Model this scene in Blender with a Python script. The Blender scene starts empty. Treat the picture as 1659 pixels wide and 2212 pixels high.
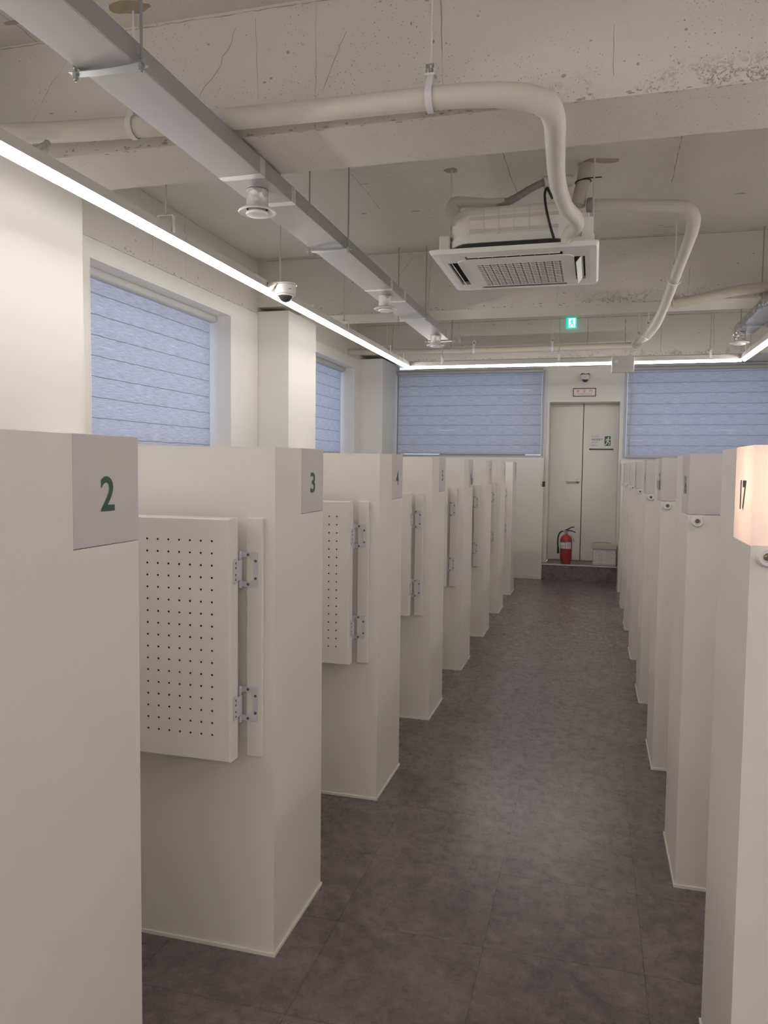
import bpy, bmesh, math, random
from mathutils import Vector, Matrix
random.seed(7)
SC = bpy.context.scene
COL = SC.collection
PI = math.pi

# ------------------------------------------------------------------ camera
F_PX, YAW, PITCH, ROLL, CAM_H = 1656.7, -0.2655, -0.0612, 0.0116, 1.5
cam_d = bpy.data.cameras.new('camera')
cam_d.sensor_fit = 'HORIZONTAL'; cam_d.sensor_width = 36.0
cam_d.lens = 36.0 * F_PX / 1659.0
cam_d.clip_start = 0.02; cam_d.clip_end = 200
cam = bpy.data.objects.new('camera', cam_d); COL.objects.link(cam)
fw = Vector((math.sin(YAW) * math.cos(PITCH), math.cos(YAW) * math.cos(PITCH), math.sin(PITCH)))
rt = Vector((math.cos(YAW), -math.sin(YAW), 0)); up = rt.cross(fw)
r2 = rt * math.cos(ROLL) + up * math.sin(ROLL); u2 = up * math.cos(ROLL) - rt * math.sin(ROLL)
M = Matrix.Identity(4)
for i in range(3):
    M[i][0] = r2[i]; M[i][1] = u2[i]; M[i][2] = -fw[i]
M[2][3] = CAM_H
cam.matrix_world = M
SC.camera = cam

# ------------------------------------------------------------------ world, exposure
LED_STRENGTH = 18.0
ADDED_FILL_STRENGTH = 29.0  # for fill tubes added behind the camera to brighten faces turned to it
LED_COLOR = (1.0, 0.955, 0.90)
SKY_COLOR = (0.62, 0.74, 1.0); SKY_STRENGTH = 0.62
w = bpy.data.worlds.new('world'); SC.world = w; w.use_nodes = True
w.node_tree.nodes['Background'].inputs[0].default_value = (*SKY_COLOR, 1)
w.node_tree.nodes['Background'].inputs[1].default_value = SKY_STRENGTH
SC.view_settings.view_transform = 'Standard'; SC.view_settings.look = 'None'
SC.view_settings.exposure = 1.12; SC.view_settings.gamma = 1.0
SC.view_settings.use_curve_mapping = False

# ------------------------------------------------------------------ materials
class NT:
    def __init__(s, name):
        s.m = bpy.data.materials.new(name); s.m.use_nodes = True
        s.t = s.m.node_tree; s.n = s.t.nodes; s.l = s.t.links
        s.b = s.n['Principled BSDF']; s.o = s.n['Material Output']
    def node(s, typ, **kw):
        n = s.n.new(typ)
        for k, v in kw.items(): setattr(n, k, v)
        return n
    def put(s, sock, v):
        if isinstance(v, bpy.types.NodeSocket): s.l.new(v, sock)
        else: sock.default_value = v
    def coords(s, sc=(1, 1, 1)):
        c = s.node('ShaderNodeTexCoord'); m = s.node('ShaderNodeMapping')
        s.l.new(c.outputs['Object'], m.inputs[0]); m.inputs['Scale'].default_value = sc
        return m.outputs[0]
    def noise(s, vec, scale, detail=4, rough=.55, dist=0):
        n = s.node('ShaderNodeTexNoise'); s.l.new(vec, n.inputs['Vector'])
        n.inputs['Scale'].default_value = scale; n.inputs['Detail'].default_value = detail
        n.inputs['Roughness'].default_value = rough; n.inputs['Distortion'].default_value = dist
        return n.outputs['Fac']
    def voro(s, vec, scale, feat='F1', rnd=1.0):
        n = s.node('ShaderNodeTexVoronoi', feature=feat); s.l.new(vec, n.inputs['Vector'])
        n.inputs['Scale'].default_value = scale; n.inputs['Randomness'].default_value = rnd
        return n.outputs['Distance']
    def math(s, op, a, b=0.0, c=0.0, clamp=False):
        n = s.node('ShaderNodeMath', operation=op); n.use_clamp = clamp
        s.put(n.inputs[0], a); s.put(n.inputs[1], b)
        if len(n.inputs) > 2: s.put(n.inputs[2], c)
        return n.outputs[0]
    def ramp(s, f, a, b):              # smooth 0..1 between a and b
        n = s.node('ShaderNodeMapRange', interpolation_type='SMOOTHSTEP')
        s.put(n.inputs[0], f); n.inputs[1].default_value = a; n.inputs[2].default_value = b
        return n.outputs[0]
    def mix(s, f, a, b):
        n = s.node('ShaderNodeMix', data_type='RGBA'); s.put(n.inputs[0], f)
        for sock, v in ((n.inputs[6], a), (n.inputs[7], b)):
            s.put(sock, v if isinstance(v, bpy.types.NodeSocket) else (*v, 1))
        return n.outputs[2]
    def bump(s, h, strength, dist=.01):
        n = s.node('ShaderNodeBump'); s.put(n.inputs['Height'], h)
        n.inputs['Strength'].default_value = strength; n.inputs['Distance'].default_value = dist
        s.l.new(n.outputs[0], s.b.inputs['Normal'])
    def xyz(s):
        c = s.node('ShaderNodeTexCoord'); x = s.node('ShaderNodeSeparateXYZ')
        s.l.new(c.outputs['Object'], x.inputs[0]); return x.outputs
    def base(s, col, rough=.5, metal=0, spec=.5):
        s.put(s.b.inputs['Base Color'], col if isinstance(col, bpy.types.NodeSocket) else (*col, 1))
        s.put(s.b.inputs['Roughness'], rough); s.b.inputs['Metallic'].default_value = metal
        s.b.inputs['Specular IOR Level'].default_value = spec
        return s

def plain(name, col, rough=.5, metal=0, var=.04, scale=6, bump=0, bscale=80, spec=.5):
    t = NT(name); v = t.coords()
    n = t.noise(v, scale, 3)
    c = t.mix(n, tuple(x * (1 - var) for x in col), tuple(min(1, x * (1 + var)) for x in col))
    t.base(c, rough, metal, spec)
    if bump: t.bump(t.noise(v, bscale, 3), bump, .004)
    return t.m

def concrete():
    t = NT('painted_concrete'); v = t.coords()
    big = t.noise(v, 1.7, 5, .6); fine = t.noise(v, 22, 6, .65)
    c = t.mix(big, (.68, .655, .61), (.78, .75, .70))
    c = t.mix(t.math('MULTIPLY', t.ramp(fine, .55, .8), .6), c, (.62, .59, .545))
    # air holes
    z = t.voro(v, 62); gate = t.ramp(t.noise(v, 2.6, 3), .46, .62)
    pit = t.math('MULTIPLY', t.math('SUBTRACT', 1, t.ramp(z, .08, .17)), gate)
    z2 = t.voro(v, 24); pit2 = t.math('MULTIPLY', t.math('SUBTRACT', 1, t.ramp(z2, .04, .085)), t.ramp(fine, .4, .5))
    pit = t.math('MAXIMUM', pit, pit2)
    # honeycombed lower edge of the beams
    X = t.xyz()
    low = t.math('SUBTRACT', 1, t.ramp(X[2], 2.85, 2.96))
    below = t.ramp(X[2], 2.8365, 2.840)
    rag = t.ramp(t.noise(v, 6, 6, .7, .4), .46, .58)
    nv = t.noise(v, 30, 7, .72, 1.3)
    veins = t.math('SUBTRACT', 1, t.ramp(t.math('ABSOLUTE', t.math('SUBTRACT', nv, .54)), .008, .035))
    hon = t.math('MULTIPLY', t.math('MULTIPLY', low, below), t.math('MULTIPLY', rag, veins))
    hon = t.math('MULTIPLY', hon, t.ramp(X[0], -1.3, .5))
    c = t.mix(t.math('MULTIPLY', pit, .85), c, (.30, .27, .23)); c = t.mix(hon, c, (.25, .225, .20))
    t.base(c, .85, 0, .25)
    h = t.math('SUBTRACT', t.math('MULTIPLY', fine, .35), t.math('ADD', t.math('MULTIPLY', pit, 1.2), hon))
    t.bump(h, .45, .008)
    return t.m

def floor_mat():
    t = NT('vinyl_floor_tile'); v = t.coords(); X = t.xyz()
    fx = t.math('FRACT', t.math('ADD', t.math('DIVIDE', t.math('ADD', X[0], .292), .479), 20))
    fy = t.math('FRACT', t.math('ADD', t.math('DIVIDE', t.math('SUBTRACT', X[1], 3.21), .447), 20))
    ix = t.math('FLOOR', t.math('ADD', t.math('DIVIDE', t.math('ADD', X[0], .292), .479), 20))
    iy = t.math('FLOOR', t.math('ADD', t.math('DIVIDE', t.math('SUBTRACT', X[1], 3.21), .447), 20))
    lx = t.math('LESS_THAN', t.math('ABSOLUTE', t.math('SUBTRACT', fx, .5)), .4980)
    ly = t.math('LESS_THAN', t.math('ABSOLUTE', t.math('SUBTRACT', fy, .5)), .4978)
    tile = t.math('MINIMUM', lx, ly)
    off = t.node('ShaderNodeCombineXYZ'); t.l.new(t.math('MULTIPLY', ix, 3.7), off.inputs[0]); t.l.new(t.math('MULTIPLY', iy, 5.3), off.inputs[1])
    add = t.node('ShaderNodeVectorMath', operation='ADD'); t.l.new(v, add.inputs[0]); t.l.new(off.outputs[0], add.inputs[1])
    vv = add.outputs[0]
    cl = t.noise(vv, 5.5, 9, .66, .8); cl2 = t.noise(vv, 17, 10, .78, .35)
    c = t.mix(t.ramp(cl, .25, .75), (.112, .090, .094), (.200, .165, .170))
    c = t.mix(t.math('MULTIPLY', t.ramp(cl2, .53, .66), .45), c, (.37, .32, .32))
    c = t.mix(t.math('MULTIPLY', t.ramp(cl2, .45, .33), .35), c, (.045, .034, .036))
    c = t.mix(tile, (.035, .028, .028), c)
    t.base(c, t.math('ADD', .25, t.math('MULTIPLY', cl2, .05)), 0, .6)
    t.bump(t.math('MULTIPLY', tile, .6), .06, .004)
    return t.m

def blind_mat():
    t = NT('heather_blind_fabric'); X = t.xyz()
    al = t.math('ADD', X[0], X[1])
    vec = t.node('ShaderNodeCombineXYZ')
    t.l.new(t.math('MULTIPLY', al, 9), vec.inputs[0]); t.l.new(t.math('MULTIPLY', X[2], 260), vec.inputs[2])
    st = t.ramp(t.noise(vec.outputs[0], 1.0, 6, .75), .25, .75)
    wob = t.math('MULTIPLY', t.noise(t.coords((7, 7, 2)), 1.5, 3), .012)
    f = t.math('FRACT', t.math('DIVIDE', t.math('ADD', t.math('SUBTRACT', X[2], 1.66), wob), .1345))
    d = t.math('ABSOLUTE', t.math('SUBTRACT', f, .5))               # .5 at band edges, 0 at the middle
    edge = t.ramp(d, .474, .492)
    mid = t.math('SUBTRACT', 1, t.ramp(d, .008, .03))
    c = t.mix(st, (.34, .34, .385), (.80, .81, .91))
    c = t.mix(t.math('MULTIPLY', t.math('SUBTRACT', .5, d), .25), c, (.72, .73, .84))
    c = t.mix(t.math('MULTIPLY', edge, .8), c, (.13, .125, .16))
    df = t.node('ShaderNodeBsdfDiffuse'); t.l.new(c, df.inputs[0])
    tr = t.node('ShaderNodeBsdfTranslucent'); t.l.new(c, tr.inputs[0])
    ms = t.node('ShaderNodeMixShader'); ms.inputs[0].default_value = .42
    t.l.new(df.outputs[0], ms.inputs[1]); t.l.new(tr.outputs[0], ms.inputs[2])
    tp = t.node('ShaderNodeBsdfTransparent')
    gate = t.ramp(t.noise(t.coords((2.2, 2.2, 9)), 1.3, 3), .53, .66)
    m2 = t.node('ShaderNodeMixShader')
    t.l.new(t.math('MULTIPLY', t.math('MULTIPLY', mid, gate), .35), m2.inputs[0])
    t.l.new(ms.outputs[0], m2.inputs[1]); t.l.new(tp.outputs[0], m2.inputs[2])
    t.l.new(m2.outputs[0], t.o.inputs[0])
    return t.m

def pane_mat():
    t = NT('window_glass')
    tp = t.node('ShaderNodeBsdfTransparent'); gl = t.node('ShaderNodeBsdfGlossy'); gl.inputs['Roughness'].default_value = .03
    ms = t.node('ShaderNodeMixShader'); ms.inputs[0].default_value = .08
    t.l.new(tp.outputs[0], ms.inputs[1]); t.l.new(gl.outputs[0], ms.inputs[2]); t.l.new(ms.outputs[0], t.o.inputs[0])
    return t.m

def acrylic_mat():
    t = NT('milky_acrylic')
    df = t.node('ShaderNodeBsdfDiffuse'); df.inputs[0].default_value = (.80, .765, .785, 1)
    tr = t.node('ShaderNodeBsdfTranslucent'); tr.inputs[0].default_value = (.88, .82, .78, 1)
    gl = t.node('ShaderNodeBsdfGlossy'); gl.inputs['Roughness'].default_value = .25
    ms = t.node('ShaderNodeMixShader'); ms.inputs[0].default_value = .25
    t.l.new(df.outputs[0], ms.inputs[1]); t.l.new(tr.outputs[0], ms.inputs[2])
    m2 = t.node('ShaderNodeMixShader'); m2.inputs[0].default_value = .04
    t.l.new(ms.outputs[0], m2.inputs[1]); t.l.new(gl.outputs[0], m2.inputs[2]); t.l.new(m2.outputs[0], t.o.inputs[0])
    return t.m

def emit_mat(name, col, st):
    t = NT(name); t.base(col, .5)
    t.b.inputs['Emission Color'].default_value = (*col, 1); t.b.inputs['Emission Strength'].default_value = st
    return t.m

def wrap_mat(name, col, amount=.4):
    t = NT(name); v = t.coords()
    n = t.noise(v, 3, 3); fold = t.noise(t.coords((22, 9, 9)), 1.0, 5, .62, 1.6); fine = t.noise(v, 60, 4)
    t.base(t.mix(n, tuple(x * .95 for x in col), tuple(min(1, x * 1.05) for x in col)), .5, 0, .4)
    t.bump(t.math('ADD', fold, t.math('MULTIPLY', fine, .3)), amount, .006)
    return t.m

def foil_mat(name, rough, bump, col=(.62, .62, .66)):
    t = NT(name); v = t.coords()
    n = t.voro(v, 38); n2 = t.noise(v, 14, 5, .6, 1.2)
    t.base(t.mix(n2, tuple(x * .85 for x in col), col), rough, .85)
    t.bump(t.math('ADD', n, n2), bump, .008)
    return t.m

MT = {}
MT['concrete'] = concrete()
MT['crack'] = plain('concrete_crack', (.42, .385, .34), .9)
MT['patch'] = plain('bare_mortar', (.42, .35, .26), .95, var=.25, scale=30, bump=.4)
MT['board'] = plain('painted_wall_board', (.80, .785, .755), .55, var=.012, scale=2, bump=.03, bscale=140, spec=.35)
MT['laminate'] = plain('cream_laminate', (.82, .79, .745), .42, var=.012, scale=3, bump=.025, bscale=260, spec=.4)
MT['caulk'] = plain('pale_caulk', (.86, .83, .76), .5)
MT['floor'] = floor_mat()
MT['blind'] = blind_mat()
MT['pane'] = pane_mat()
MT['acrylic'] = acrylic_mat()
MT['led'] = emit_mat('led_diffuser', LED_COLOR, LED_STRENGTH)
MT['led_side'] = emit_mat('led_diffuser_side', LED_COLOR, LED_STRENGTH * .9)
MT['led_fill'] = emit_mat('added_fill_diffuser', LED_COLOR, ADDED_FILL_STRENGTH)  # only for the added fill tubes behind the camera
MT['white_plastic'] = plain('white_plastic', (.80, .79, .79), .38, var=.02)
MT['offwhite_plastic'] = plain('offwhite_plastic', (.74, .71, .66), .4, var=.02)
MT['grey_plastic'] = plain('grey_plastic', (.52, .51, .51), .45, var=.03)
MT['dark_plastic'] = plain('dark_plastic', (.03, .03, .033), .4)
MT['recess_shade'] = plain('painted_recess_shade', (.045, .04, .04), .8)  # recess shade painted as a dark colour for holes and slots
MT['black_rubber'] = plain('black_rubber', (.018, .018, .02), .5)
MT['raceway'] = plain('painted_raceway_steel', (.58, .56, .54), .4, var=.03)
MT['frame'] = plain('window_frame_grey', (.55, .55, .58), .4, var=.03)
MT['cassette'] = plain('grey_blind_cassette', (.50, .495, .49), .45, var=.02)
MT['hinge'] = plain('grey_painted_steel', (.66, .67, .72), .35, .1, var=.03)
MT['screw'] = plain('dark_screw_steel', (.13, .125, .12), .45, .2)
MT['brass'] = plain('brass_screw', (.25, .19, .12), .4, .7)
MT['zinc'] = plain('zinc_rod_steel', (.42, .44, .45), .35, .8, var=.1, scale=40)
MT['duct'] = plain('galvanised_duct_sheet', (.37, .36, .375), .38, .3, var=.05, scale=2.5)
MT['foil'] = foil_mat('aluminium_foil_tape', .25, .5)
MT['foil_white'] = foil_mat('pale_foil_tape', .4, .3, (.75, .75, .76))
MT['wrap'] = wrap_mat('white_pipe_wrap', (.70, .68, .61))
MT['wrap_olive'] = wrap_mat('yellowed_pipe_wrap', (.60, .565, .475), .6)
MT['bare_pipe'] = plain('grey_foam_pipe', (.33, .31, .30), .8, var=.15, scale=20)
MT['number'] = plain('dark_green_vinyl', (.035, .085, .07), .4)
MT['door'] = plain('warm_white_door_steel', (.84, .825, .785), .45, var=.01)
MT['steel'] = plain('satin_nickel', (.55, .51, .46), .3, .9)
MT['red'] = plain('red_enamel', (.44, .06, .06), .25, var=.03)
MT['red_print'] = plain('red_print', (.62, .03, .06), .5)
MT['paper'] = plain('white_paper', (.83, .82, .82), .6, var=.01)
MT['ink'] = plain('grey_ink', (.30, .30, .31), .6)
MT['green_print'] = plain('dark_green_print', (.07, .125, .11), .5)
MT['brown_frame'] = plain('dark_brown_frame', (.07, .05, .045), .4)
MT['exit_glow'] = emit_mat('exit_sign_green', (.02, .62, .47), .42)
MT['exit_white'] = emit_mat('exit_sign_white', (.75, .95, .95), .5)
MT['leaf'] = plain('shrub_leaf', (.09, .19, .08), .6, var=.4, scale=30)
MT['dome'] = plain('smoked_dome', (.05, .05, .06), .08)
MT['nosing'] = plain('pale_step_nosing', (.78, .75, .72), .4)
MT['box'] = plain('beige_box_plastic', (.62, .59, .53), .5)

# ------------------------------------------------------------------ mesh builder
class MB:
    def __init__(s): s.v = []; s.f = []; s.mi = []; s.cur = 0
    def add(s, vs, fs):
        o = len(s.v); s.v += [tuple(p) for p in vs]
        for f in fs: s.f.append(tuple(i + o for i in f)); s.mi.append(s.cur)
        return s
    def box(s, x0, x1, y0, y1, z0, z1, bev=0):
        if bev:
            bm = bmesh.new(); bmesh.ops.create_cube(bm, size=1)
            for v in bm.verts:
                v.co = Vector(((x0 + x1) / 2 + v.co.x * (x1 - x0), (y0 + y1) / 2 + v.co.y * (y1 - y0), (z0 + z1) / 2 + v.co.z * (z1 - z0)))
            bmesh.ops.bevel(bm, geom=bm.edges[:], offset=bev, segments=2, profile=.5, affect='EDGES')
            s.bm(bm); return s
        vs = [(x, y, z) for x in (x0, x1) for y in (y0, y1) for z in (z0, z1)]
        return s.add(vs, [(0, 1, 3, 2), (4, 6, 7, 5), (0, 4, 5, 1), (2, 3, 7, 6), (0, 2, 6, 4), (1, 5, 7, 3)])
    def bm(s, bm, mat=None):
        bm.verts.index_update()
        s.add([(mat @ v.co if mat else v.co) for v in bm.verts], [tuple(v.index for v in f.verts) for f in bm.faces]); bm.free()
    def tube(s, pts, r, n=12, cap=True, res=0):
        P = [Vector(p) for p in pts]
        R = list(r) if isinstance(r, (list, tuple)) else [r] * len(P)
        if res:
            Q = []; RR = []
            for i in range(len(P) - 1):
                a, b, c, d = P[max(i - 1, 0)], P[i], P[i + 1], P[min(i + 2, len(P) - 1)]
                for k in range(res):
                    u = k / res
                    Q.append(.5 * ((2 * b) + (c - a) * u + (2 * a - 5 * b + 4 * c - d) * u * u + (3 * b - a - 3 * c + d) * u ** 3))
                    RR.append(R[i] * (1 - u) + R[i + 1] * u)
            Q.append(P[-1]); RR.append(R[-1]); P, R = Q, RR
        vs = []; fs = []; nrm = None
        for i, p in enumerate(P):
            t = (P[min(i + 1, len(P) - 1)] - P[max(i - 1, 0)]).normalized()
            if nrm is None:
                nrm = t.orthogonal().normalized()
            nrm = (nrm - t * nrm.dot(t)).normalized(); b = t.cross(nrm)
            for k in range(n):
                a = 2 * PI * k / n; vs.append(p + (nrm * math.cos(a) + b * math.sin(a)) * R[i])
        for i in range(len(P) - 1):
            for k in range(n):
                fs.append((i * n + k, i * n + (k + 1) % n, (i + 1) * n + (k + 1) % n, (i + 1) * n + k))
        if cap:
            fs.append(tuple(reversed(range(n)))); fs.append(tuple((len(P) - 1) * n + k for k in range(n)))
        return s.add(vs, fs)
    def lathe(s, prof, c, axis='Z', n=28, flip=False):
        """prof: (radius, height) pairs; closed with caps when radius 0"""
        vs = []; fs = []
        for (r, h) in prof:
            for k in range(n):
                a = 2 * PI * k / n; x, y = r * math.cos(a), r * math.sin(a)
                if axis == 'Z': p = (x, y, h)
                elif axis == 'Y': p = (x, h, -y)
                else: p = (h, x, y)
                vs.append((c[0] + p[0], c[1] + p[1], c[2] + p[2]))
        for i in range(len(prof) - 1):
            for k in range(n):
                fs.append((i * n + k, i * n + (k + 1) % n, (i + 1) * n + (k + 1) % n, (i + 1) * n + k))
        fs.append(tuple(reversed(range(n)))); fs.append(tuple((len(prof) - 1) * n + k for k in range(n)))
        return s.add(vs, fs)
    def prism(s, poly, ext, fn):
        """poly: 2D points; fn(u, v, w) -> 3D; extruded w in 0..ext"""
        n = len(poly)
        vs = [fn(u, v, 0) for u, v in poly] + [fn(u, v, ext) for u, v in poly]
        fs = [tuple(reversed(range(n))), tuple(range(n, 2 * n))] + [(i, (i + 1) % n, n + (i + 1) % n, n + i) for i in range(n)]
        return s.add(vs, fs)
    def build(s, name, mats, parent=None, origin=(0, 0, 0), smooth=0, bevel=0):
        me = bpy.data.meshes.new(name)
        ox, oy, oz = origin
        me.from_pydata([(x - ox, y - oy, z - oz) for x, y, z in s.v], [], s.f)
        if not isinstance(mats, (list, tuple)): mats = [mats]
        for m in mats: me.materials.append(MT[m] if isinstance(m, str) else m)
        me.polygons.foreach_set('material_index', s.mi)
        bm = bmesh.new(); bm.from_mesh(me)
        bmesh.ops.recalc_face_normals(bm, faces=bm.faces[:])
        bm.to_mesh(me); bm.free()
        if smooth:
            me.polygons.foreach_set('use_smooth', [True] * len(me.polygons))
            try: me.set_sharp_from_angle(angle=math.radians(smooth))
            except Exception: pass
        me.update()
        o = bpy.data.objects.new(name, me); COL.objects.link(o)
        if parent: o.parent = parent
        else: o.location = origin
        if bevel:
            md = o.modifiers.new('bevel', 'BEVEL'); md.width = bevel; md.segments = 2; md.limit_method = 'ANGLE'
        return o

def tag(o, label, cat, group=None):
    o['label'] = label; o['category'] = cat
    if group: o['group'] = group
    return o
def struct(o): o['kind'] = 'structure'; return o
def thing(name, loc, label, cat, group=None):
    o = bpy.data.objects.new(name, None); COL.objects.link(o); o.location = loc; o.empty_display_size = .1
    return tag(o, label, cat, group)
def copy_tree(o, parent=None):
    c = o.copy(); COL.objects.link(c)
    if parent: c.parent = parent
    for ch in [x for x in bpy.data.objects if x.parent == o and x != c]:
        copy_tree(ch, c)
    return c
def box1(name, b, mat, parent=None, origin=(0, 0, 0), bev=0):
    return MB().box(*b, bev=bev).build(name, mat, parent, origin)

def text_mesh(txt, height, width=None, bold=0.0, depth=.001):
    """flat lettering in the XY plane, lower left at 0,0; returns (verts, faces)"""
    cu = bpy.data.curves.new('lettering', 'FONT'); cu.body = txt; cu.size = 1; cu.offset = bold; cu.extrude = 0; cu.resolution_u = 4
    ob = bpy.data.objects.new('lettering', cu); COL.objects.link(ob)
    dg = bpy.context.evaluated_depsgraph_get(); dg.update()
    me = bpy.data.meshes.new_from_object(ob.evaluated_get(dg))
    vs = [v.co.copy() for v in me.vertices]; fs = [tuple(p.vertices) for p in me.polygons]
    bpy.data.objects.remove(ob); bpy.data.curves.remove(cu); bpy.data.meshes.remove(me)
    if not vs: return [], []
    x0 = min(v.x for v in vs); x1 = max(v.x for v in vs); y0 = min(v.y for v in vs); y1 = max(v.y for v in vs)
    sy = height / max(y1 - y0, 1e-6); sx = sy if width is None else width / max(x1 - x0, 1e-6)
    return [((v.x - x0) * sx, (v.y - y0) * sy) for v in vs], fs
def put_text(mb, txt, fn, u, v, height, width=None, bold=0.0, center=False):
    vs, fs = text_mesh(txt, height, width, bold)
    if not vs: return
    W = max(p[0] for p in vs)
    if center: u -= W / 2
    mb.add([fn(u + a, v + b) for a, b in vs], fs)

# ================================================================== SETTING
XL, XP, XR = -2.99, -2.69, 2.41          # bay board face, pillar face, right wall
ZC, ZB, ZT = 3.345, 2.835, 2.86          # slab, beam underside, top of the wall boards
YB, YE = -6.2, 10.55                     # wall behind the camera, end wall
struct(box1('floor', (-3.4, 2.7, YB - .2, 12.4, -.15, 0), 'floor'))

def crackline(mb, pts, wdt, fn):
    """thin dark line following pts (2D) on a surface; fn(u, v) -> 3D"""
    P = [Vector(p) for p in pts]; Q = [P[0]]
    for a, b in zip(P, P[1:]):
        k = max(2, int((b - a).length / .03))
        for i in range(1, k + 1): Q.append(a.lerp(b, i / k))
    if wdt < .004:
        nrm = 0
    L = []; R = []
    for i, p in enumerate(Q):
        t = (Q[min(i + 1, len(Q) - 1)] - Q[max(i - 1, 0)]).normalized(); n = Vector((-t.y, t.x))
        j = random.uniform(-.010, .010) if len(P) > 3 else random.uniform(-.0025, .0025); ww = wdt * random.uniform(.15, .8)
        L.append(p + n * (j + ww / 2)); R.append(p + n * (j - ww / 2))
    n = len(Q)
    mb.add([fn(p.x, p.y) for p in L] + [fn(p.x, p.y) for p in R], [(i, i + 1, n + i + 1, n + i) for i in range(n - 1)])
def blob(mb, c, rx, ry, fn, n=18):
    vs = []
    for k in range(n):
        a = 2 * PI * k / n; q = random.uniform(.75, 1.1); vs.append(fn(c[0] + rx * q * math.cos(a), c[1] + ry * q * math.sin(a)))
    jv = Vector([random.uniform(-.0003, .0003) for _ in range(3)])
    mb.add([Vector(p) + jv for p in vs], [tuple(range(n))])

# ceiling slab
mb = MB().box(-3.4, 2.7, YB - .2, 11.2, ZC, ZC + .15)
sf = lambda u, v: (u, v, ZC - .0008)
mb.cur = 1
for pts, wd in (([(-1.54, 4.72), (-1.53, 5.05), (-1.54, 5.45)], .008), ([(-.57, 4.4), (-.56, 5.07), (-.54, 5.4)], .010), ([(.42, 4.3), (.43, 5.0), (.44, 5.4)], .010),
                ([(-2.42, 2.75), (-2.41, 2.85), (-2.42, 2.97)], .006), ([(-2.7, 5.57), (-2.1, 5.6), (-1.66, 5.62)], .004), ([(-2.02, 4.72), (-.96, 4.84)], .003),
                ([(-2.06, 5.7), (-1.08, 5.73)], .003), ([(.08, 6.43), (1.18, 6.23)], .003), ([(-2.9, 6.53), (-1.7, 6.54), (.6, 6.535), (2.3, 6.535)], .006),
                ([(-2.4, 6.0), (-2.2, 6.12)], .006), ([(1.4, 4.3), (1.42, 5.4)], .008), ([(-2.9, 5.1), (-1.9, 5.17)], .003)):
    crackline(mb, pts, wd, sf)
for c in ((-1.5, 4.95), (-1.68, 5.52), (-1.3, 5.55), (-1.2, 5.55), (.44, 6.3), (.5, 6.35), (.57, 6.56), (-2.41, 2.82), (-2.2, 5.35), (-2.1, 5.6), (.9, 5.7), (-.8, 6.0)):
    blob(mb, c, random.uniform(.012, .05), random.uniform(.006, .018), sf)
mb.cur = 2
for c, rx, ry in (((-.911, 4.852), .045, .05), ((-.05, 4.90), .07, .045), ((.035, 4.925), .075, .04), ((-1.869, 2.843), .09, .05)):
    blob(mb, c, rx, ry, sf)
struct(mb.build('ceiling', ['concrete', 'crack', 'patch']))

# concrete beams across the room
def beam(name, y0, y1, z0, cracks):
    mb = MB().box(-2.45, 2.6, y0, y1, z0, ZC - .0005).box(-3.2, -2.4501, y0, y1, z0 + .10, ZC - .0005)
    mb.cur = 1
    f = lambda u, v: (u, y0 - .0008, v)
    for pts, wd in cracks: crackline(mb, pts, wd, f)
    for k in range(26):
        blob(mb, (random.uniform(-2.4, 2), random.uniform(z0 + .05, ZC - .05)), random.uniform(.004, .011), random.uniform(.003, .009), f, 9)
    for k in range(70):
        x = random.uniform(-2.38, 2.0); blob(mb, (x, z0 + abs(random.gauss(0, .010)) + .004), random.uniform(.004, .016), random.uniform(.002, .006), f, 9)
        blob(mb, (x + .3, y0 + .003 + abs(random.gauss(0, .006))), random.uniform(.003, .02), random.uniform(.002, .005), lambda u, v: (u, v, z0 - .0008), 9)
    return struct(mb.build(name, ['concrete', 'crack']))
beam('trim_1', 2.97, 3.37, ZB, [([(-1.46, 3.28), (-1.48, 3.22), (-1.53, 3.14), (-1.56, 3.08), (-1.63, 3.03)], .006), ([(-.98, 3.2), (-1.01, 3.15), (-1.08, 2.98)], .005),
     ([(.03, 3.09), (.03, 2.91)], .005), ([(-1.37, 3.3), (-1.36, 2.98)], .004), ([(-1.11, 3.33), (-1.11, 2.84)], .004), ([(-.61, 3.33), (-.59, 2.85)], .006),
     ([(-2.25, 3.26), (-2.35, 3.15), (-2.45, 3.0)], .003), ([(-2.8, 3.335), (-1, 3.33), (1.8, 3.335)], .006), ([(.9, 3.3), (.92, 2.9)], .003)])
beam('trim_2', 6.55, 6.975, ZB - .012, [([(-1.54, 3.3), (-1.68, 3.12), (-1.72, 2.96)], .006), ([(-1.39, 3.26), (-1.41, 2.87)], .006), ([(-2.04, 3.14), (-2.14, 2.98)], .005),
     ([(.69, 3.09), (.68, 2.86)], .006), ([(-2.9, 3.33), (-1.7, 3.335), (1.5, 3.335)], .008), ([(-.3, 3.3), (-.33, 2.86)], .004)])
beam('trim_3', 9.70, 11.1, ZB, [([(-.11, 3.28), (-.11, 2.9)], .012), ([(.32, 3.27), (.33, 2.88)], .016), ([(.73, 3.25), (.73, 2.87)], .012), ([(-1.78, 3.33), (-1.78, 3.0)], .010),
     ([(-2.54, 3.32), (-2.56, 2.95)], .012), ([(1.3, 3.3), (1.31, 2.9)], .01), ([(-2.9, 3.30), (0, 3.305), (2.2, 3.30)], .012)])

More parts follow.
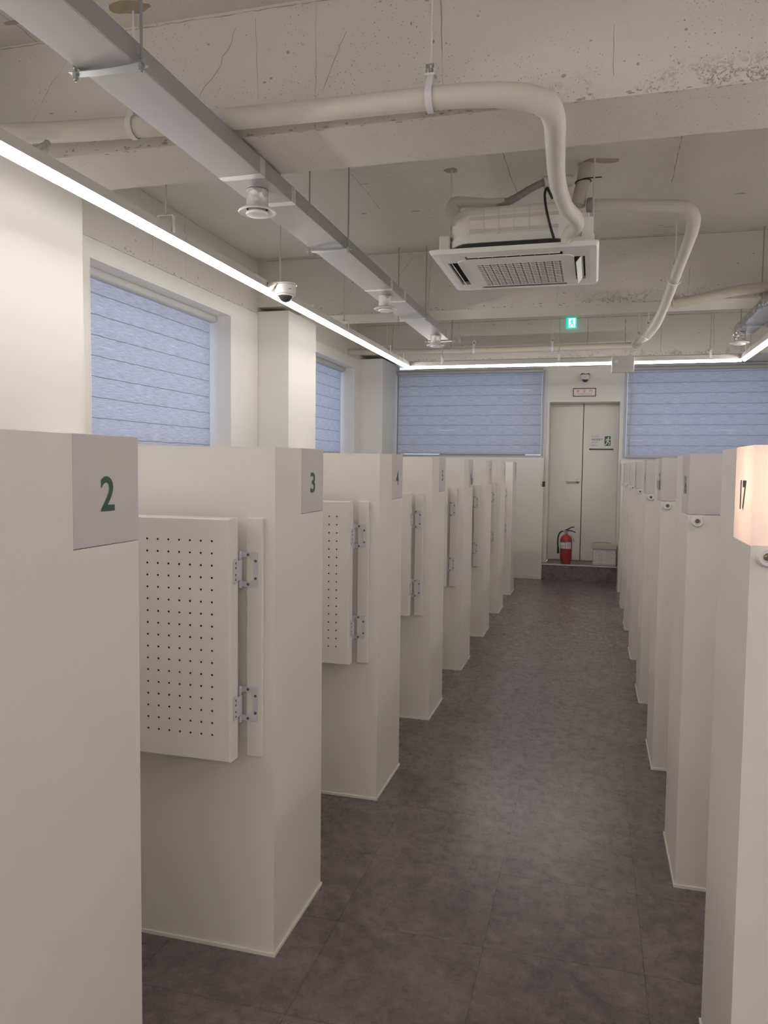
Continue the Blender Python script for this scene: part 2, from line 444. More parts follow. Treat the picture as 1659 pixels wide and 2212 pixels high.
# left wall: concrete behind, boards in front
WIN1 = (4.10, 6.00); WIN2 = (7.70, 9.49); WZ = (1.60, 2.75)
def holed_wall(mb, fn, u0, u1, z0, z1, holes):
    us = sorted({u0, u1, *[h for q in holes for h in q[:2]]})
    for a, b in zip(us, us[1:]):
        cut = [h for h in holes if h[0] <= a and h[1] >= b]
        z = z0
        for h in sorted(cut, key=lambda q: q[2]):
            if h[2] > z: fn(mb, a, b, z, h[2])
            z = h[3]
        if z < z1: fn(mb, a, b, z, z1)
mb = MB()
H = [(WIN1[0], WIN1[1], *WZ), (WIN2[0], WIN2[1], *WZ)]
holed_wall(mb, lambda m, a, b, z0, z1: m.box(-3.30, -3.002, a, b, z0, z1), YB, 11.1, 0, ZC - .001, H)
mb.cur = 1
wf = lambda u, v: (-3.0012, u, v)
for pts, wd in (([(4.82, 3.32), (4.82, 2.87)], .005), ([(5.26, 3.33), (5.27, 2.89)], .005), ([(8.2, 3.3), (8.2, 2.88)], .008), ([(8.8, 3.3), (8.8, 2.88)], .008), ([(4.0, 3.335), (6.5, 3.335)], .006),
                ([(4.0, 2.866), (5.2, 2.868), (6.5, 2.868)], .008)):
    crackline(mb, pts, wd, wf)
for k in range(30): blob(mb, (random.uniform(3.8, 6.5), random.uniform(2.87, 2.90)), random.uniform(.004, .013), random.uniform(.002, .008), wf, 9)
for k in range(14): blob(mb, (random.uniform(3.8, 9.5), random.uniform(2.9, 3.3)), random.uniform(.006, .014), random.uniform(.005, .012), wf, 9)
struct(mb.build('wall_left', ['concrete', 'crack']))
mb = MB()
holed_wall(mb, lambda m, a, b, z0, z1: m.box(-3.0015, XL, a, b, z0, z1), 3.64, 6.535, 0, ZT, H[:1])
holed_wall(mb, lambda m, a, b, z0, z1: m.box(-3.0015, XL, a, b, z0, z1), 7.25, 9.74, 0, ZT, H[1:])
for y0, y1 in (WIN1, WIN2):           # reveals
    e = XL + .0008
    mb.box(-3.25, e, y0 - .001, y0 + .010, *WZ); mb.box(-3.25, e, y1 - .010, y1 + .001, *WZ)
    mb.box(-3.25, e, y0 + .0101, y1 - .0101, WZ[1] - .010, WZ[1] + .001); mb.box(-3.25, XL + .01, y0 + .0101, y1 - .0101, WZ[0] - .001, WZ[0] + .010)
struct(mb.build('trim_4', 'board'))
struct(box1('trim_5', (-3.001, XP, YB + .05, 3.635, 0, 2.97), 'board'))
struct(box1('trim_6', (-3.001, XP, 6.54, 7.245, 0, 2.882), 'board'))
struct(box1('trim_7', (-3.001, XP, 9.745, YE + .1, 0, 2.885), 'board'))

# end wall: door surround and window band, right wall, wall behind the camera
DX0, DX1, DZ0, DZ1 = -.608, .335, .212, 2.385
WE = [(-2.69, -.655, 1.62, 2.79), (.362, 2.35, 1.62, 2.79), (DX0, DX1, 0, DZ1)]
mb = MB()
holed_wall(mb, lambda m, a, b, z0, z1: m.box(a, b, YE, 10.98, z0, z1), -3.0, 2.6, 0, ZB - .002, WE)
struct(mb.build('wall_end', 'board'))
mb = MB().box(-2.688, -.632, 10.36, YE - .001, 0, 1.602, .003); struct(mb.build('trim_8', 'laminate'))
mb = MB().box(.336, 2.405, 10.36, YE - .001, 0, 1.602, .003); struct(mb.build('trim_9', 'laminate'))
struct(box1('wall_right', (XR, 2.6, YB, 11.1, 0, ZC - .001), 'board'))
struct(box1('wall_back', (-3.3, 2.6, YB - .15, YB, 0, ZC - .001), 'board'))

# windows
def window_x(name, y0, y1):            # in the left wall
    mb = MB(); x0, x1 = -3.28, -3.225; z0, z1 = WZ; f = .045
    mb.box(x0, x1, y0, y0 + f, z0, z1); mb.box(x0, x1, y1 - f, y1, z0, z1)
    mb.box(x0, x1, y0 + f, y1 - f, z0, z0 + f); mb.box(x0, x1, y0 + f, y1 - f, z1 - f, z1)
    r = struct(mb.build(name, 'frame', None, (-3.25, (y0 + y1) / 2, z0)))
    MB().box(-3.256, -3.250, y0 + .03, y1 - .03, z0 + .03, z1 - .03).build('pane', 'pane', r, (-3.25, (y0 + y1) / 2, z0))
def window_y(name, x0, x1):
    mb = MB(); y0, y1 = YE + .005, 10.62; z0, z1 = 1.62, 2.79; f = .035
    mb.box(x0, x0 + f, y0, y1, z0, z1); mb.box(x1 - f, x1, y0, y1, z0, z1)
    mb.box(x0 + f, x1 - f, y0, y1, z0, z0 + f); mb.box(x0 + f, x1 - f, y0, y1, z1 - f, z1)
    r = struct(mb.build(name, 'frame', None, ((x0 + x1) / 2, 10.6, z0)))
    MB().box(x0 + .03, x1 - .03, 10.600, 10.606, z0 + .03, z1 - .03).build('pane', 'pane', r, ((x0 + x1) / 2, 10.6, z0))
window_x('window_1', *WIN1); window_x('window_2', *WIN2)
window_y('window_3', -2.688, -.657); window_y('window_4', .364, 2.348)

# door
mb = MB(); fy = 10.90
mb.box(DX0 - .001, DX0 + .02, YE - .006, 10.97, DZ0, DZ1 + .001); mb.box(DX1 - .02, DX1 + .001, YE - .006, 10.97, DZ0, DZ1 + .001)
mb.box(DX0 + .02, DX1 - .02, YE - .006, 10.97, DZ1 - .02, DZ1 + .001); mb.box(DX0 + .0201, DX1 - .0201, 10.951, 10.985, DZ0 - .21, DZ1)  # last box is an added backing that stops daylight leaking under the leaves
d1 = struct(mb.build('door_1', 'door', None, (-.14, 10.9, DZ0)))
o = (-.14, 10.9, DZ0)
MB().box(DX0 + .021, -.153, fy, fy + .045, DZ0 + .002, DZ1 - .022, .002).build('door_leaf', 'door', d1, o)
MB().box(-.143, DX1 - .021, fy, fy + .045, DZ0 + .002, DZ1 - .022, .002).build('door_leaf', 'door', d1, o)
MB().box(-.1535, -.1425, fy + .012, fy + .04, DZ0 + .002, DZ1 - .022).build('meeting_seal', 'black_rubber', d1, o)
mb = MB().lathe([(.030, 0), (.030, -.006), (.024, -.010), (.014, -.012), (.011, -.045)], (-.205, fy, 1.306), 'Y', 24)
mb.tube([(-.205, fy - .045, 1.306), (-.225, fy - .05, 1.307), (-.29, fy - .05, 1.303), (-.362, fy - .045, 1.303)], [.0115, .011, .0095, .009], 12, res=5)
MB.build(mb, 'lever_handle', 'steel', d1, o, smooth=40)

# step below the door
st = thing('door_step', (-.15, 10.36, 0), 'dark vinyl step with pale nosing strip below the double door', 'step')
so = (-.15, 10.36, 0)
MB().box(DX0 - .02, DX1 - .003, 10.366, YE - .012, 0.001, .206).build('riser', 'floor', st, so)
MB().box(DX0 + .0215, DX1 - .0215, YE - .012, 10.895, .001, .206).build('tread', plain('scuffed_step_vinyl', (.27, .235, .205), .5, var=.15, scale=9), st, so)
MB().box(DX0 - .02, DX1 - .003, 10.358, 10.385, .198, .2135, .003).build('nosing', 'nosing', st, so)

# ================================================================== PARTITIONS
PH, PT, BZ, BD, BW = 1.55, .415, 1.34, .205, .19
def l_body(mb, x0, x1, y0, y1, bx0, bx1, by0, by1):
    """panel body with the corner taken out above BZ"""
    mb.box(x0, x1, y0, y1, 0, BZ - .0005)
    xs = (x0, bx0) if bx1 == x1 else (bx1, x1)
    mb.box(xs[0], xs[1], y0, y1, BZ - .0005, PH - .0005)
    ys = (y0, by0) if by1 == y1 else (by1, y1)
    mb.box(bx0, bx1, ys[0], ys[1], BZ - .0005, PH - .0005)
def caulk(x0, x1, y0, y1):
    mb = MB(); t = .005
    mb.box(x0 - t, x1 + t, y0 - t, y0 - .0002, 0.0002, .011); mb.box(x0 - t, x1 + t, y1 + .0002, y1 + t, 0.0002, .011)
    mb.box(x1 + .0002, x1 + t, y0, y1, 0.0002, .011); mb.box(x0 - t, x0 - .0002, y0, y1, 0.0002, .011)
    return mb
def pegboard(x0, x1, y0, y1, z0, z1):
    """board whose front (y0) has real drilled holes"""
    mb = MB()
    px, pz = .0350, .0355; hx1, hz1 = x1 - .058, z1 - .066
    nc, nr = 16, 17; gx0 = hx1 - px * (nc - .5); gx1 = hx1 + px / 2; gz0 = hz1 - pz * (nr - .5); gz1 = hz1 + pz / 2
    r = .0030; dp = .016; N = 12
    for i in range(nc):
        for j in range(nr):
            cx = hx1 - px * i; cz = hz1 - pz * j
            out = []
            for k in range(N):
                a = 2 * PI * k / N + PI / N; c_, s_ = math.cos(a), math.sin(a); m = max(abs(c_), abs(s_)); out.append((cx + c_ / m * px / 2, y0, cz + s_ / m * pz / 2))
            # snap the square corners in
            for q in range(4):
                k = int(((q + .5) * N / 4)) % N
            inn = [(cx + r * 1.25 * math.cos(2 * PI * k / N + PI / N), y0, cz + r * 1.25 * math.sin(2 * PI * k / N + PI / N)) for k in range(N)]
            in2 = [(cx + r * math.cos(2 * PI * k / N + PI / N), y0 + .001, cz + r * math.sin(2 * PI * k / N + PI / N)) for k in range(N)]
            bot = [(p[0], y0 + dp, p[2]) for p in in2]
            crn = [(cx + a * px / 2, y0, cz + b * pz / 2) for a, b in ((1, 1), (-1, 1), (-1, -1), (1, -1))]
            o = len(out)
            fs = [(k, (k + 1) % N, N + (k + 1) % N, N + k) for k in range(N)] + [(N + k, N + (k + 1) % N, 2 * N + (k + 1) % N, 2 * N + k) for k in range(N)]
            mb.add(out + inn + in2 + crn, fs + [(1 - 1 + q * 3 + 0, 3 * N + q, q * 3 + 1) for q in range(4)] if False else fs)
            # corner triangles
            for q, cpt in enumerate(crn):
                k0 = q * 3 + 1 - 0
                ka = (q * 3 + 0) % N; kb = (q * 3 + 1) % N; kc = (q * 3 + 2) % N
                pair = sorted(range(N), key=lambda k: (out[k][0] - cpt[0]) ** 2 + (out[k][2] - cpt[2]) ** 2)[:2]
                if (out[pair[0]][0] - cpt[0]) ** 2 + (out[pair[0]][2] - cpt[2]) ** 2 > 1e-10:
                    mb.add([out[pair[0]], cpt, out[pair[1]]], [(0, 1, 2)])
            mb.cur = 1  # hole walls and bottoms coloured dark, their shade painted in
            mb.add(in2 + bot, [(k, (k + 1) % N, N + (k + 1) % N, N + k) for k in range(N)] + [tuple(range(N, 2 * N))])
            mb.cur = 0
    for a, b, c, d in ((x0, gx0, z0, z1), (gx1, x1 - .004, z0, z1), (gx0, gx1, z0, gz0), (gx0, gx1, gz1, z1)):
        c2 = max(c, z0 + .004); d2 = min(d, z1 - .004)
        mb.add([(a, y0, c2), (b, y0, c2), (b, y0, d2), (a, y0, d2)], [(0, 1, 2, 3)])
    # chamfered rim, sides and back
    fr = [(x0, y0, z0 + .004), (x1 - .004, y0, z0 + .004), (x1 - .004, y0, z1 - .004), (x0, y0, z1 - .004)]
    sd = [(x0, y0 + .004, z0), (x1, y0 + .004, z0), (x1, y0 + .004, z1), (x0, y0 + .004, z1)]
    bk = [(x0, y1, z0), (x1, y1, z0), (x1, y1, z1), (x0, y1, z1)]
    mb.add(fr + sd + bk, [(i, (i + 1) % 4, 4 + (i + 1) % 4, 4 + i) for i in range(4)] + [(4 + i, 4 + (i + 1) % 4, 8 + (i + 1) % 4, 8 + i) for i in range(4)] + [(8, 9, 10, 11)])
    return mb
def rounded(poly, r, seg=3):
    out = []; n = len(poly)
    for i in range(n):
        p, a, b = Vector(poly[i]), Vector(poly[i - 1]), Vector(poly[(i + 1) % n])
        rr = r[i] if isinstance(r, (list, tuple)) else r
        rr = min(rr, (a - p).length * .49, (b - p).length * .49)
        if rr <= 0: out.append(tuple(p)); continue
        p0 = p + (a - p).normalized() * rr; p1 = p + (b - p).normalized() * rr
        for k in range(seg + 1):
            u = k / seg; out.append(tuple((p0 * (1 - u) + p * u) * (1 - u) + (p * (1 - u) + p1 * u) * u))
    return out

L_Y = {2: .970, 3: 2.088, 4: 3.230, 5: 4.362, 6: 5.512, 7: 6.662, 8: 7.800, 9: 8.975}
R_Y = {17: 1.745, 16: 2.852, 15: 3.965, 14: 5.080, 13: 6.235, 12: 7.360, 11: 8.490, 10: 9.620}
LXE, RXE = -.90, .322
LLAB = {2: 'left-row partition with the large green number 2, cut by the left edge', 3: 'left-row partition with the green number 3 and full pegboard panel in view', 4: 'left-row partition marked 4, its pegboard showing two columns of holes',
        5: 'left-row partition marked 5 on the pale box at its top corner', 6: 'left-row partition marked 6 with a small white sensor under the number', 7: 'left-row partition marked 7, third from the far end of its row',
        8: 'left-row partition second from the far end wall', 9: 'left-row partition farthest from view, beside the low end wall'}
RLAB = {17: 'right-row partition with the glowing box numbered 17', 16: 'right-row partition marked 16 just beyond the glowing box', 15: 'right-row partition with a small white sensor on its number box',
        14: 'right-row partition next beyond the one carrying the small sensor', 13: 'fifth partition from the front in the right row', 12: 'right-row partition third from the far end', 11: 'right-row partition second from the far end', 10: 'right-row partition nearest the double door'}

def left_proto():
    r = thing('booth_divider', (LXE, L_Y[3], 0), LLAB[3], 'partition', 'cream booth partitions in the left row')
    x0 = XP + .02 - LXE
    mb = MB(); l_body(mb, x0, 0, 0, PT, -BW, 0, PT - BD, PT); mb.build('body', 'laminate', r)
    MB().box(-BW + .001, .0006, PT - BD + .001, PT + .0006, BZ + .0008, PH + .0006, .0015).build('light_box', 'acrylic', r)
    caulk(x0, 0, 0, PT).build('base_seal', 'caulk', r)
    MB().box(-.084, -.033, -.016, -.0003, .622, 1.340, .003).build('batten', 'laminate', r)
    pegboard(-.76, -.094, -.102, -.052, .630, 1.342).build('pegboard', ['laminate', 'recess_shade'], r)
    for zc in (1.187, .783):
        mb = MB(); t0 = -.0175
        fn = lambda u, v, w_, zc=zc: (u - .0155, t0 - w_, zc + v)
        out = [(-.088, .052), (-.031, .052), (-.031, -.052), (-.088, -.052), (-.088, -.033), (-.082, -.033), (-.074, -.037), (-.050, -.037), (-.043, -.030), (-.043, .030), (-.050, .037), (-.074, .037), (-.082, .033), (-.088, .033)]
        # C plate in convex pieces: top, bottom and right limb
        mb.prism(rounded([(-.088, .033), (-.088, .052), (-.031, .052), (-.031, .036), (-.074, .036), (-.081, .033)], [0, 0, .007, 0, 0, .003]), .0028, fn)
        mb.prism(rounded([(-.088, -.052), (-.088, -.033), (-.081, -.033), (-.074, -.036), (-.031, -.036), (-.031, -.052)], [0, 0, .003, 0, 0, .007]), .0028, fn)
        mb.prism(rounded([(-.044, -.036), (-.044, .036), (-.031, .036), (-.031, -.036)], 0), .0028, fn)
        mb.prism([(-.044, .036), (-.052, .036), (-.044, .028)], .0028, fn); mb.prism([(-.044, -.036), (-.044, -.028), (-.052, -.036)], .0028, fn)
        for z0, z1, rr in ((.034, .0545, .0062), (-.0545, -.034, .0062), (-.0335, .0335, .0050), (.0325, .0355, .0060), (-.0355, -.0325, .0060)):
            mb.lathe([(rr, z0), (rr, z1)], (-.101, t0 - .0085, zc), 'Z', 14)
        h = mb.build('hinge', 'hinge', r, smooth=35)
        mb = MB(); fd = lambda u, v, w_, zc=zc: (-.0938 + w_, u, zc + v)
        mb.prism(rounded([(-.084, .036), (-.084, -.036), (-.060, -.036), (-.056, -.029), (-.030, -.029), (-.030, .029), (-.056, .029), (-.060, .036)], [.008, .008, .006, .002, 0, 0, .002, .006]), .003, fd)
        lf = mb.build('board_leaf', 'hinge', h, smooth=35)
        for (u, v) in ((-.061, .044), (-.037, .026), (-.037, -.026), (-.061, -.044)):
            MB().lathe([(.0042, 0), (.0042, -.0009), (.0022, -.0014)], (u - .0155, t0 - .0028, zc + v), 'Y', 12).build('screw', 'screw', h, smooth=40)
        for v in (.024, .010, -.010, -.024):
            MB().lathe([(.0033, 0), (.0033, .0008), (.0018, .0012)], (-.0908, -.072, zc + v), 'X', 10).build('screw', 'screw', h, smooth=40)
    return r
def right_proto():
    r = thing('booth_divider', (RXE, R_Y[17], 0), RLAB[17], 'partition', 'cream booth partitions in the right row')
    x1 = XR - .02 - RXE; pt = .407
    mb = MB(); l_body(mb, 0, x1, 0, pt, 0, BW, 0, BD); mb.build('body', 'laminate', r)
    MB().box(-.0006, BW - .001, -.0006, BD - .001, BZ + .0008, PH + .0006, .0015).build('light_box', 'acrylic', r)
    caulk(0, x1, 0, pt).build('base_seal', 'caulk', r)
    b = MB().lathe([(.0205, -.0003), (.0205, -.006), (.0190, -.017), (.0165, -.0195), (.0095, -.0195), (.0085, -.012)], (.030, 0, 1.318), 'Y', 30).build('bumper', 'white_plastic', r, smooth=40)
    mb = MB().lathe([(.0070, -.0118), (.0066, -.0145), (.004, -.0156)], (.030, 0, 1.318), 'Y', 18)
    sc = mb.build('screw', 'brass', b, smooth=40)
    mb = MB(); mb.box(.0258, .0342, -.0161, -.0140, 1.3170, 1.3190); mb.box(.0290, .0310, -.0161, -.0140, 1.3138, 1.3222)
    mb.build('screw_slot', 'screw', b)
    return r
LP = {3: left_proto()}
for n, y in L_Y.items():
    if n == 3: continue
    c = copy_tree(LP[3]); c.location = (LXE, y, 0); c['label'] = LLAB[n]; LP[n] = c
    dx = {2: 0, 4: -.009, 5: -.012}.get(n, -.014)
    for q in [o for o in bpy.data.objects if o.parent == c and o.name.split('.')[0] in ('batten', 'pegboard', 'hinge')]: q.location.x = dx
RP = {17: right_proto()}
for n, y in R_Y.items():
    if n == 17: continue
    c = copy_tree(RP[17]); c.location = (RXE, y, 0); c['label'] = RLAB[n]; RP[n] = c
def kid(r, nm): return [o for o in bpy.data.objects if o.parent == r and o.name.split('.')[0] == nm][0]
for n, r in LP.items():
    mb = MB(); vs, fs = text_mesh(str(n), .067, .044 if n != 4 else .046, .018)
    mb.add([(.0013, PT - BD / 2 - .023 + a, 1.4055 + b) for a, b in vs], fs)
    mb.build('number', 'number', kid(r, 'light_box'))
for n, r in RP.items():
    mb = MB(); vs, fs = text_mesh(str(n), .067, .070, .045)
    mb.add([(-.0013, BD / 2 + .032 - a, 1.4085 + b) for a, b in vs], fs)
    mb.build('number', 'number', kid(r, 'light_box'))
# lamp glowing inside the box numbered 17
ld = bpy.data.lights.new('bulb', 'POINT'); ld.energy = 0.62; ld.color = (1, .74, .54); ld.shadow_soft_size = .03
lo = bpy.data.objects.new('bulb', ld); COL.objects.link(lo); lo.parent = RP[17]; lo.location = (.118, .062, 1.47)
kid(RP[17], 'light_box')['label'] = 'milky number box glowing warm from inside'

# small sensors stuck below two numbers
def sensor(x, y, z, sgn, label):
    r = thing('wall_sensor', (x, y, z), label, 'sensor', 'small white sensors under box numbers')
    xs = lambda a, b: (min(a, b), max(a, b))
    MB().box(*xs(sgn * .001, sgn * .020), -.021, .021, .012, .034, .004).build('clip', 'white_plastic', r)
    MB().box(*xs(sgn * .001, sgn * .015), -.015, .015, -.022, .0115, .003).build('housing', 'grey_plastic', r)
    MB().box(*xs(sgn * .001, sgn * .010), -.011, .011, -.034, -.0225, .002).build('probe', 'grey_plastic', r)
sensor(LXE + .001, L_Y[6] + PT - .095, 1.395, 1, 'small white sensor below number 6, left row')
sensor(RXE - .001, R_Y[15] + .085, 1.425, -1, 'small white sensor on the right row, below a box number')

# ================================================================== LIGHT LINES
RX, RX2, RY = -2.06, 1.44, 8.52
RZ0, RZ1 = 2.613, 2.657
def raceway(name, a, b, label):
    o = ((a[0] + b[0]) / 2, (a[1] + b[1]) / 2, RZ0)
    mb = MB()
    if a[0] == b[0]:
        mb.box(a[0] - .037, a[0] + .037, a[1], b[1], RZ0, RZ1)
        mb.box(a[0] - .040, a[0] + .040, a[1], b[1], RZ0 - .0015, RZ0 + .004); mb.box(a[0] - .009, a[0] + .009, a[1], b[1], RZ0 - .0075, RZ0 - .0016)
        y = a[1] + .9
        mj = []
        while y < b[1] - .3:
            mj.append(MB().box(a[0] - .0395, a[0] + .0395, y - .04, y + .04, RZ0 + .0045, RZ1 + .002)); y += 2.2
    else:
        mb.box(a[0], b[0], a[1] - .037, a[1] + .037, RZ0, RZ1)
        mb.box(a[0], b[0], a[1] - .040, a[1] + .040, RZ0 - .0015, RZ0 + .004); mb.box(a[0], b[0], a[1] - .009, a[1] + .009, RZ0 - .0075, RZ0 - .0016)
        mj = [MB().box(x - .04, x + .04, a[1] - .0395, a[1] + .0395, RZ0 + .0045, RZ1 + .002) for x in (a[0] + .15, a[0] + .92, a[0] + 2.0, b[0] - .15)]
    r = thing('light_raceway', o, label, 'raceway', 'raceways that carry the light line')
    mb.build('channel', 'raceway', r, o); [q.build('joint_cover', 'raceway', r, o) for q in mj]
raceway('r', (RX, YB + .1), (RX, RY + .036), 'long grey raceway of the light line along the left windows')
raceway('r', (RX2, YB + .1), (RX2, RY + .036), 'grey raceway of the light line at the right edge')
raceway('r', (RX + .038, RY), (RX2 - .038, RY), 'grey raceway of the light line across the far end')
for yb, q in ((-1.7, 'nearest'), (-3.5, 'second'), (-5.3, 'farthest')): raceway('r', (RX + .038, yb), (RX2 - .038, yb), 'grey raceway of the ' + q + ' added fill line, unseen behind the viewer')  # raceways for the added, unseen fill lines
TZ = 2.596
def tube_light(a, b, label, mats=('led', 'led_side')):
    o = ((a[0] + b[0]) / 2, (a[1] + b[1]) / 2, TZ)
    r = thing('linear_light', o, label, 'light', 'white linear lights under the raceways')
    ax = 1 if a[0] == b[0] else 0
    prof = [(-.0125, .009), (-.0125, -.003), (-.007, -.009), (.007, -.009), (.0125, -.003), (.0125, .009)]
    L = (b[ax] - a[ax]); e = .003
    f = (lambda u, v, w_: (a[0] + u, a[1] + e + w_, TZ + v)) if ax else (lambda u, v, w_: (a[0] + e + w_, a[1] + u, TZ + v))
    mb = MB().prism(prof, L - 2 * e, f)
    for k_, fc in enumerate(mb.f):       # the tubes shine mostly downwards: the upright sides are weaker
        zz = [mb.v[q][2] for q in fc]
        if len(fc) == 4 and max(zz) > TZ + .005: mb.mi[k_] = 1
    mb.build('diffuser', mats, r, o)
    mb = MB(); pc = [(u * 1.04, v * 1.04 - .0004) for u, v in prof]
    g = (lambda u, v, w_: (a[0] + u, a[1] + w_, TZ + v)) if ax else (lambda u, v, w_: (a[0] + w_, a[1] + u, TZ + v))
    mb.prism(pc, e - .0002, g); mb.build('end_cap', 'white_plastic', r, o); mb = MB(); h = (lambda u, v, w_: (a[0] + u, b[1] - e + .0002 + w_, TZ + v)) if ax else (lambda u, v, w_: (b[0] - e + .0002 + w_, a[1] + u, TZ + v))
    mb.prism(pc, e - .0002, h); mb.build('end_cap', 'white_plastic', r, o)
ys = [-1.42, -.27, .88, 2.02, 3.165, 4.30, 5.50, 6.65, 7.78, RY - .02]
nm = ['light tube of the left line first past the camera', 'left-line light tube ending at the left edge of the view', 'left-line light tube nearest the viewer, at the left edge', 'left-line light tube over the near pillar, second seen', 'left-line light tube above the start of the near window blind', 'left-line light tube right below the dome camera', 'left-line light tube over the second window', 'left-line light tube second from the far corner', 'left-line light tube at the far left corner']
vis = [i for i in range(len(ys) - 1)]
for i in vis: 
    if i < 1: continue
    tube_light((RX, ys[i] + .001), (RX, ys[i + 1] - .001), nm[i])
xs = [RX + .02, -.92, .25, RX2 - .02]
for i, s in enumerate(('far-end light tube at the left, in front of the left blind', 'far-end light tube above the double door', 'far-end light tube beside the wall speaker, right half')):
    tube_light((xs[i] + .001, RY), (xs[i + 1] - .001, RY), s)
for yb, q in ((-1.7, 'nearest'), (-3.5, 'second'), (-5.3, 'farthest')):  # unseen tube rows added as fill light, brighter than the visible lines
    for i in range(3): tube_light((xs[i] + .001, yb), (xs[i + 1] - .001, yb), ('left', 'middle', 'right')[i] + ' light tube of the ' + q + ' added fill line, unseen behind the viewer', ('led_fill', 'led_fill'))
ys2 = [-.27, .88, 2.02, 3.165, 4.30, 5.50, 6.65, 7.78, RY - .02]
for i in range(len(ys2) - 1):
    tube_light((RX2, ys2[i] + .001), (RX2, ys2[i + 1] - .001), ('right-line light tube at the far right corner' if i == 7 else 'right-line light tube outside the right edge of the view'))

# raceway hangers
def race_hanger(x, y, top, alongy, label):
    r = thing('raceway_hanger', (x, y, RZ1), label, 'hanger', 'hangers of the light raceways'); o = (x, y, RZ1)
    MB().tube([(x, y, RZ1 + .045), (x, y, top - .0005)], .0045, 8).build('rod', 'raceway', r, o, smooth=50)
    mb = MB(); b = .043
    if alongy:
        mb.box(x - b, x + b, y - .012, y + .012, RZ1 + .05, RZ1 + .053); mb.box(x + b - .003, x + b, y - .012, y + .012, RZ1 - .03, RZ1 + .05); mb.box(x - b, x - b + .003, y - .012, y + .012, RZ1 - .03, RZ1 + .05)
    else:
        mb.box(x - .012, x + .012, y - b, y + b, RZ1 + .05, RZ1 + .053); mb.box(x - .012, x + .012, y - b, y - b + .003, RZ1 - .03, RZ1 + .05); mb.box(x - .012, x + .012, y + b - .003, y + b, RZ1 - .03, RZ1 + .05)
    mb.build('bracket', 'white_plastic', r, o)
    MB().lathe([(.008, .0535), (.008, .061)], (x, y, RZ1), 'Z', 6).build('nut', 'zinc', r, o)
for y, s in ((3.43, 'raceway hanger over the near window blind, under the first beam'), (6.22, 'raceway hanger on the left line beside the second beam'), (7.60, 'raceway hanger on the left line, second from the far corner'), (8.16, 'raceway hanger on the left line nearest the far corner')):
    top = ZC if not (6.55 < y < 6.98) else ZB
    race_hanger(RX, y, top, True, s)
for x, s in ((-1.66, 'far raceway hanger in front of the left blind'), (-.39, 'far raceway hanger beside the exit sign'), (1.12, 'far raceway hanger right of the speaker')):
    race_hanger(x, RY, ZC, False, s)
race_hanger(RX2, 8.2, ZC, True, 'raceway hanger on the right line below the foil duct')

# ================================================================== DUCTS
DZ = 2.752
def duct_main(x0, x1, y0, y1, z0, z1, mats, label, tapes):
    o = ((x0 + x1) / 2, y1, z0); r = thing('air_duct', o, label, 'duct')
    MB().box(x0, x1, y0, y1, z0, z1, .003).build('duct_body', mats[0], r, o)
    for y, wd in tapes:
        MB().box(x0 - .0012, x1 + .0012, y - wd / 2, y + wd / 2, z0 - .0012, z1 + .0012, .001).build('foil_tape', mats[1], r, o)
duct_main(-1.625, -1.425, YB + .1, 7.62, DZ, DZ + .074, ('duct', 'foil_white'), 'long flat grey ventilation duct under the beams, left', [(3.16, .05), (3.52, .05), (5.38, .05), (5.78, .05), (7.57, .05)])
duct_main(1.225, 1.395, YB + .1, 7.9, DZ, DZ + .072, ('foil', 'foil_white'), 'foil-wrapped ventilation duct at the right edge', [(6.55, .05), (7.45, .05), (7.84, .05)])
def diffuser(x, y, label, mat='foil_white'):
    z = 2.655; o = (x, y, z); r = thing('air_diffuser', o, label, 'diffuser', 'round white air diffusers under the ducts')
    MB().lathe([(.050, DZ - .0015), (.052, DZ - .02), (.049, DZ - .04), (.051, z + .02)], (x, y, 0), 'Z', 28).build('collar', mat, r, o, smooth=40)
    MB().lathe([(.050, .0195), (.066, .016), (.084, .004), (.087, -.001), (.084, -.004), (.068, .000), (.056, .010), (.050, .014)], o, 'Z', 40).build('flange', 'white_plastic', r, o, smooth=50)
    MB().lathe([(.040, .0125), (.042, .002), (.050, -.004), (.052, -.010), (.050, -.014), (.035, -.017), (.004, -.018)], o, 'Z', 36).build('core', 'white_plastic', r, o, smooth=50)
    MB().lathe([(.0495, .0142), (.0495, .0128), (.002, .0128)], o, 'Z', 30).build('throat_shade', 'recess_shade', r, o)  # dark disc painted as the shade inside the collar
diffuser(-1.525, 3.325, 'nearest round diffuser, under the long grey duct')
diffuser(-1.525, 5.58, 'middle round diffuser, under the long grey duct by the second beam')
diffuser(-1.50, 7.34, 'round diffuser at the far end of the long grey duct')
diffuser(1.262, 7.72, 'round diffuser under the foil-wrapped duct, right', 'foil')
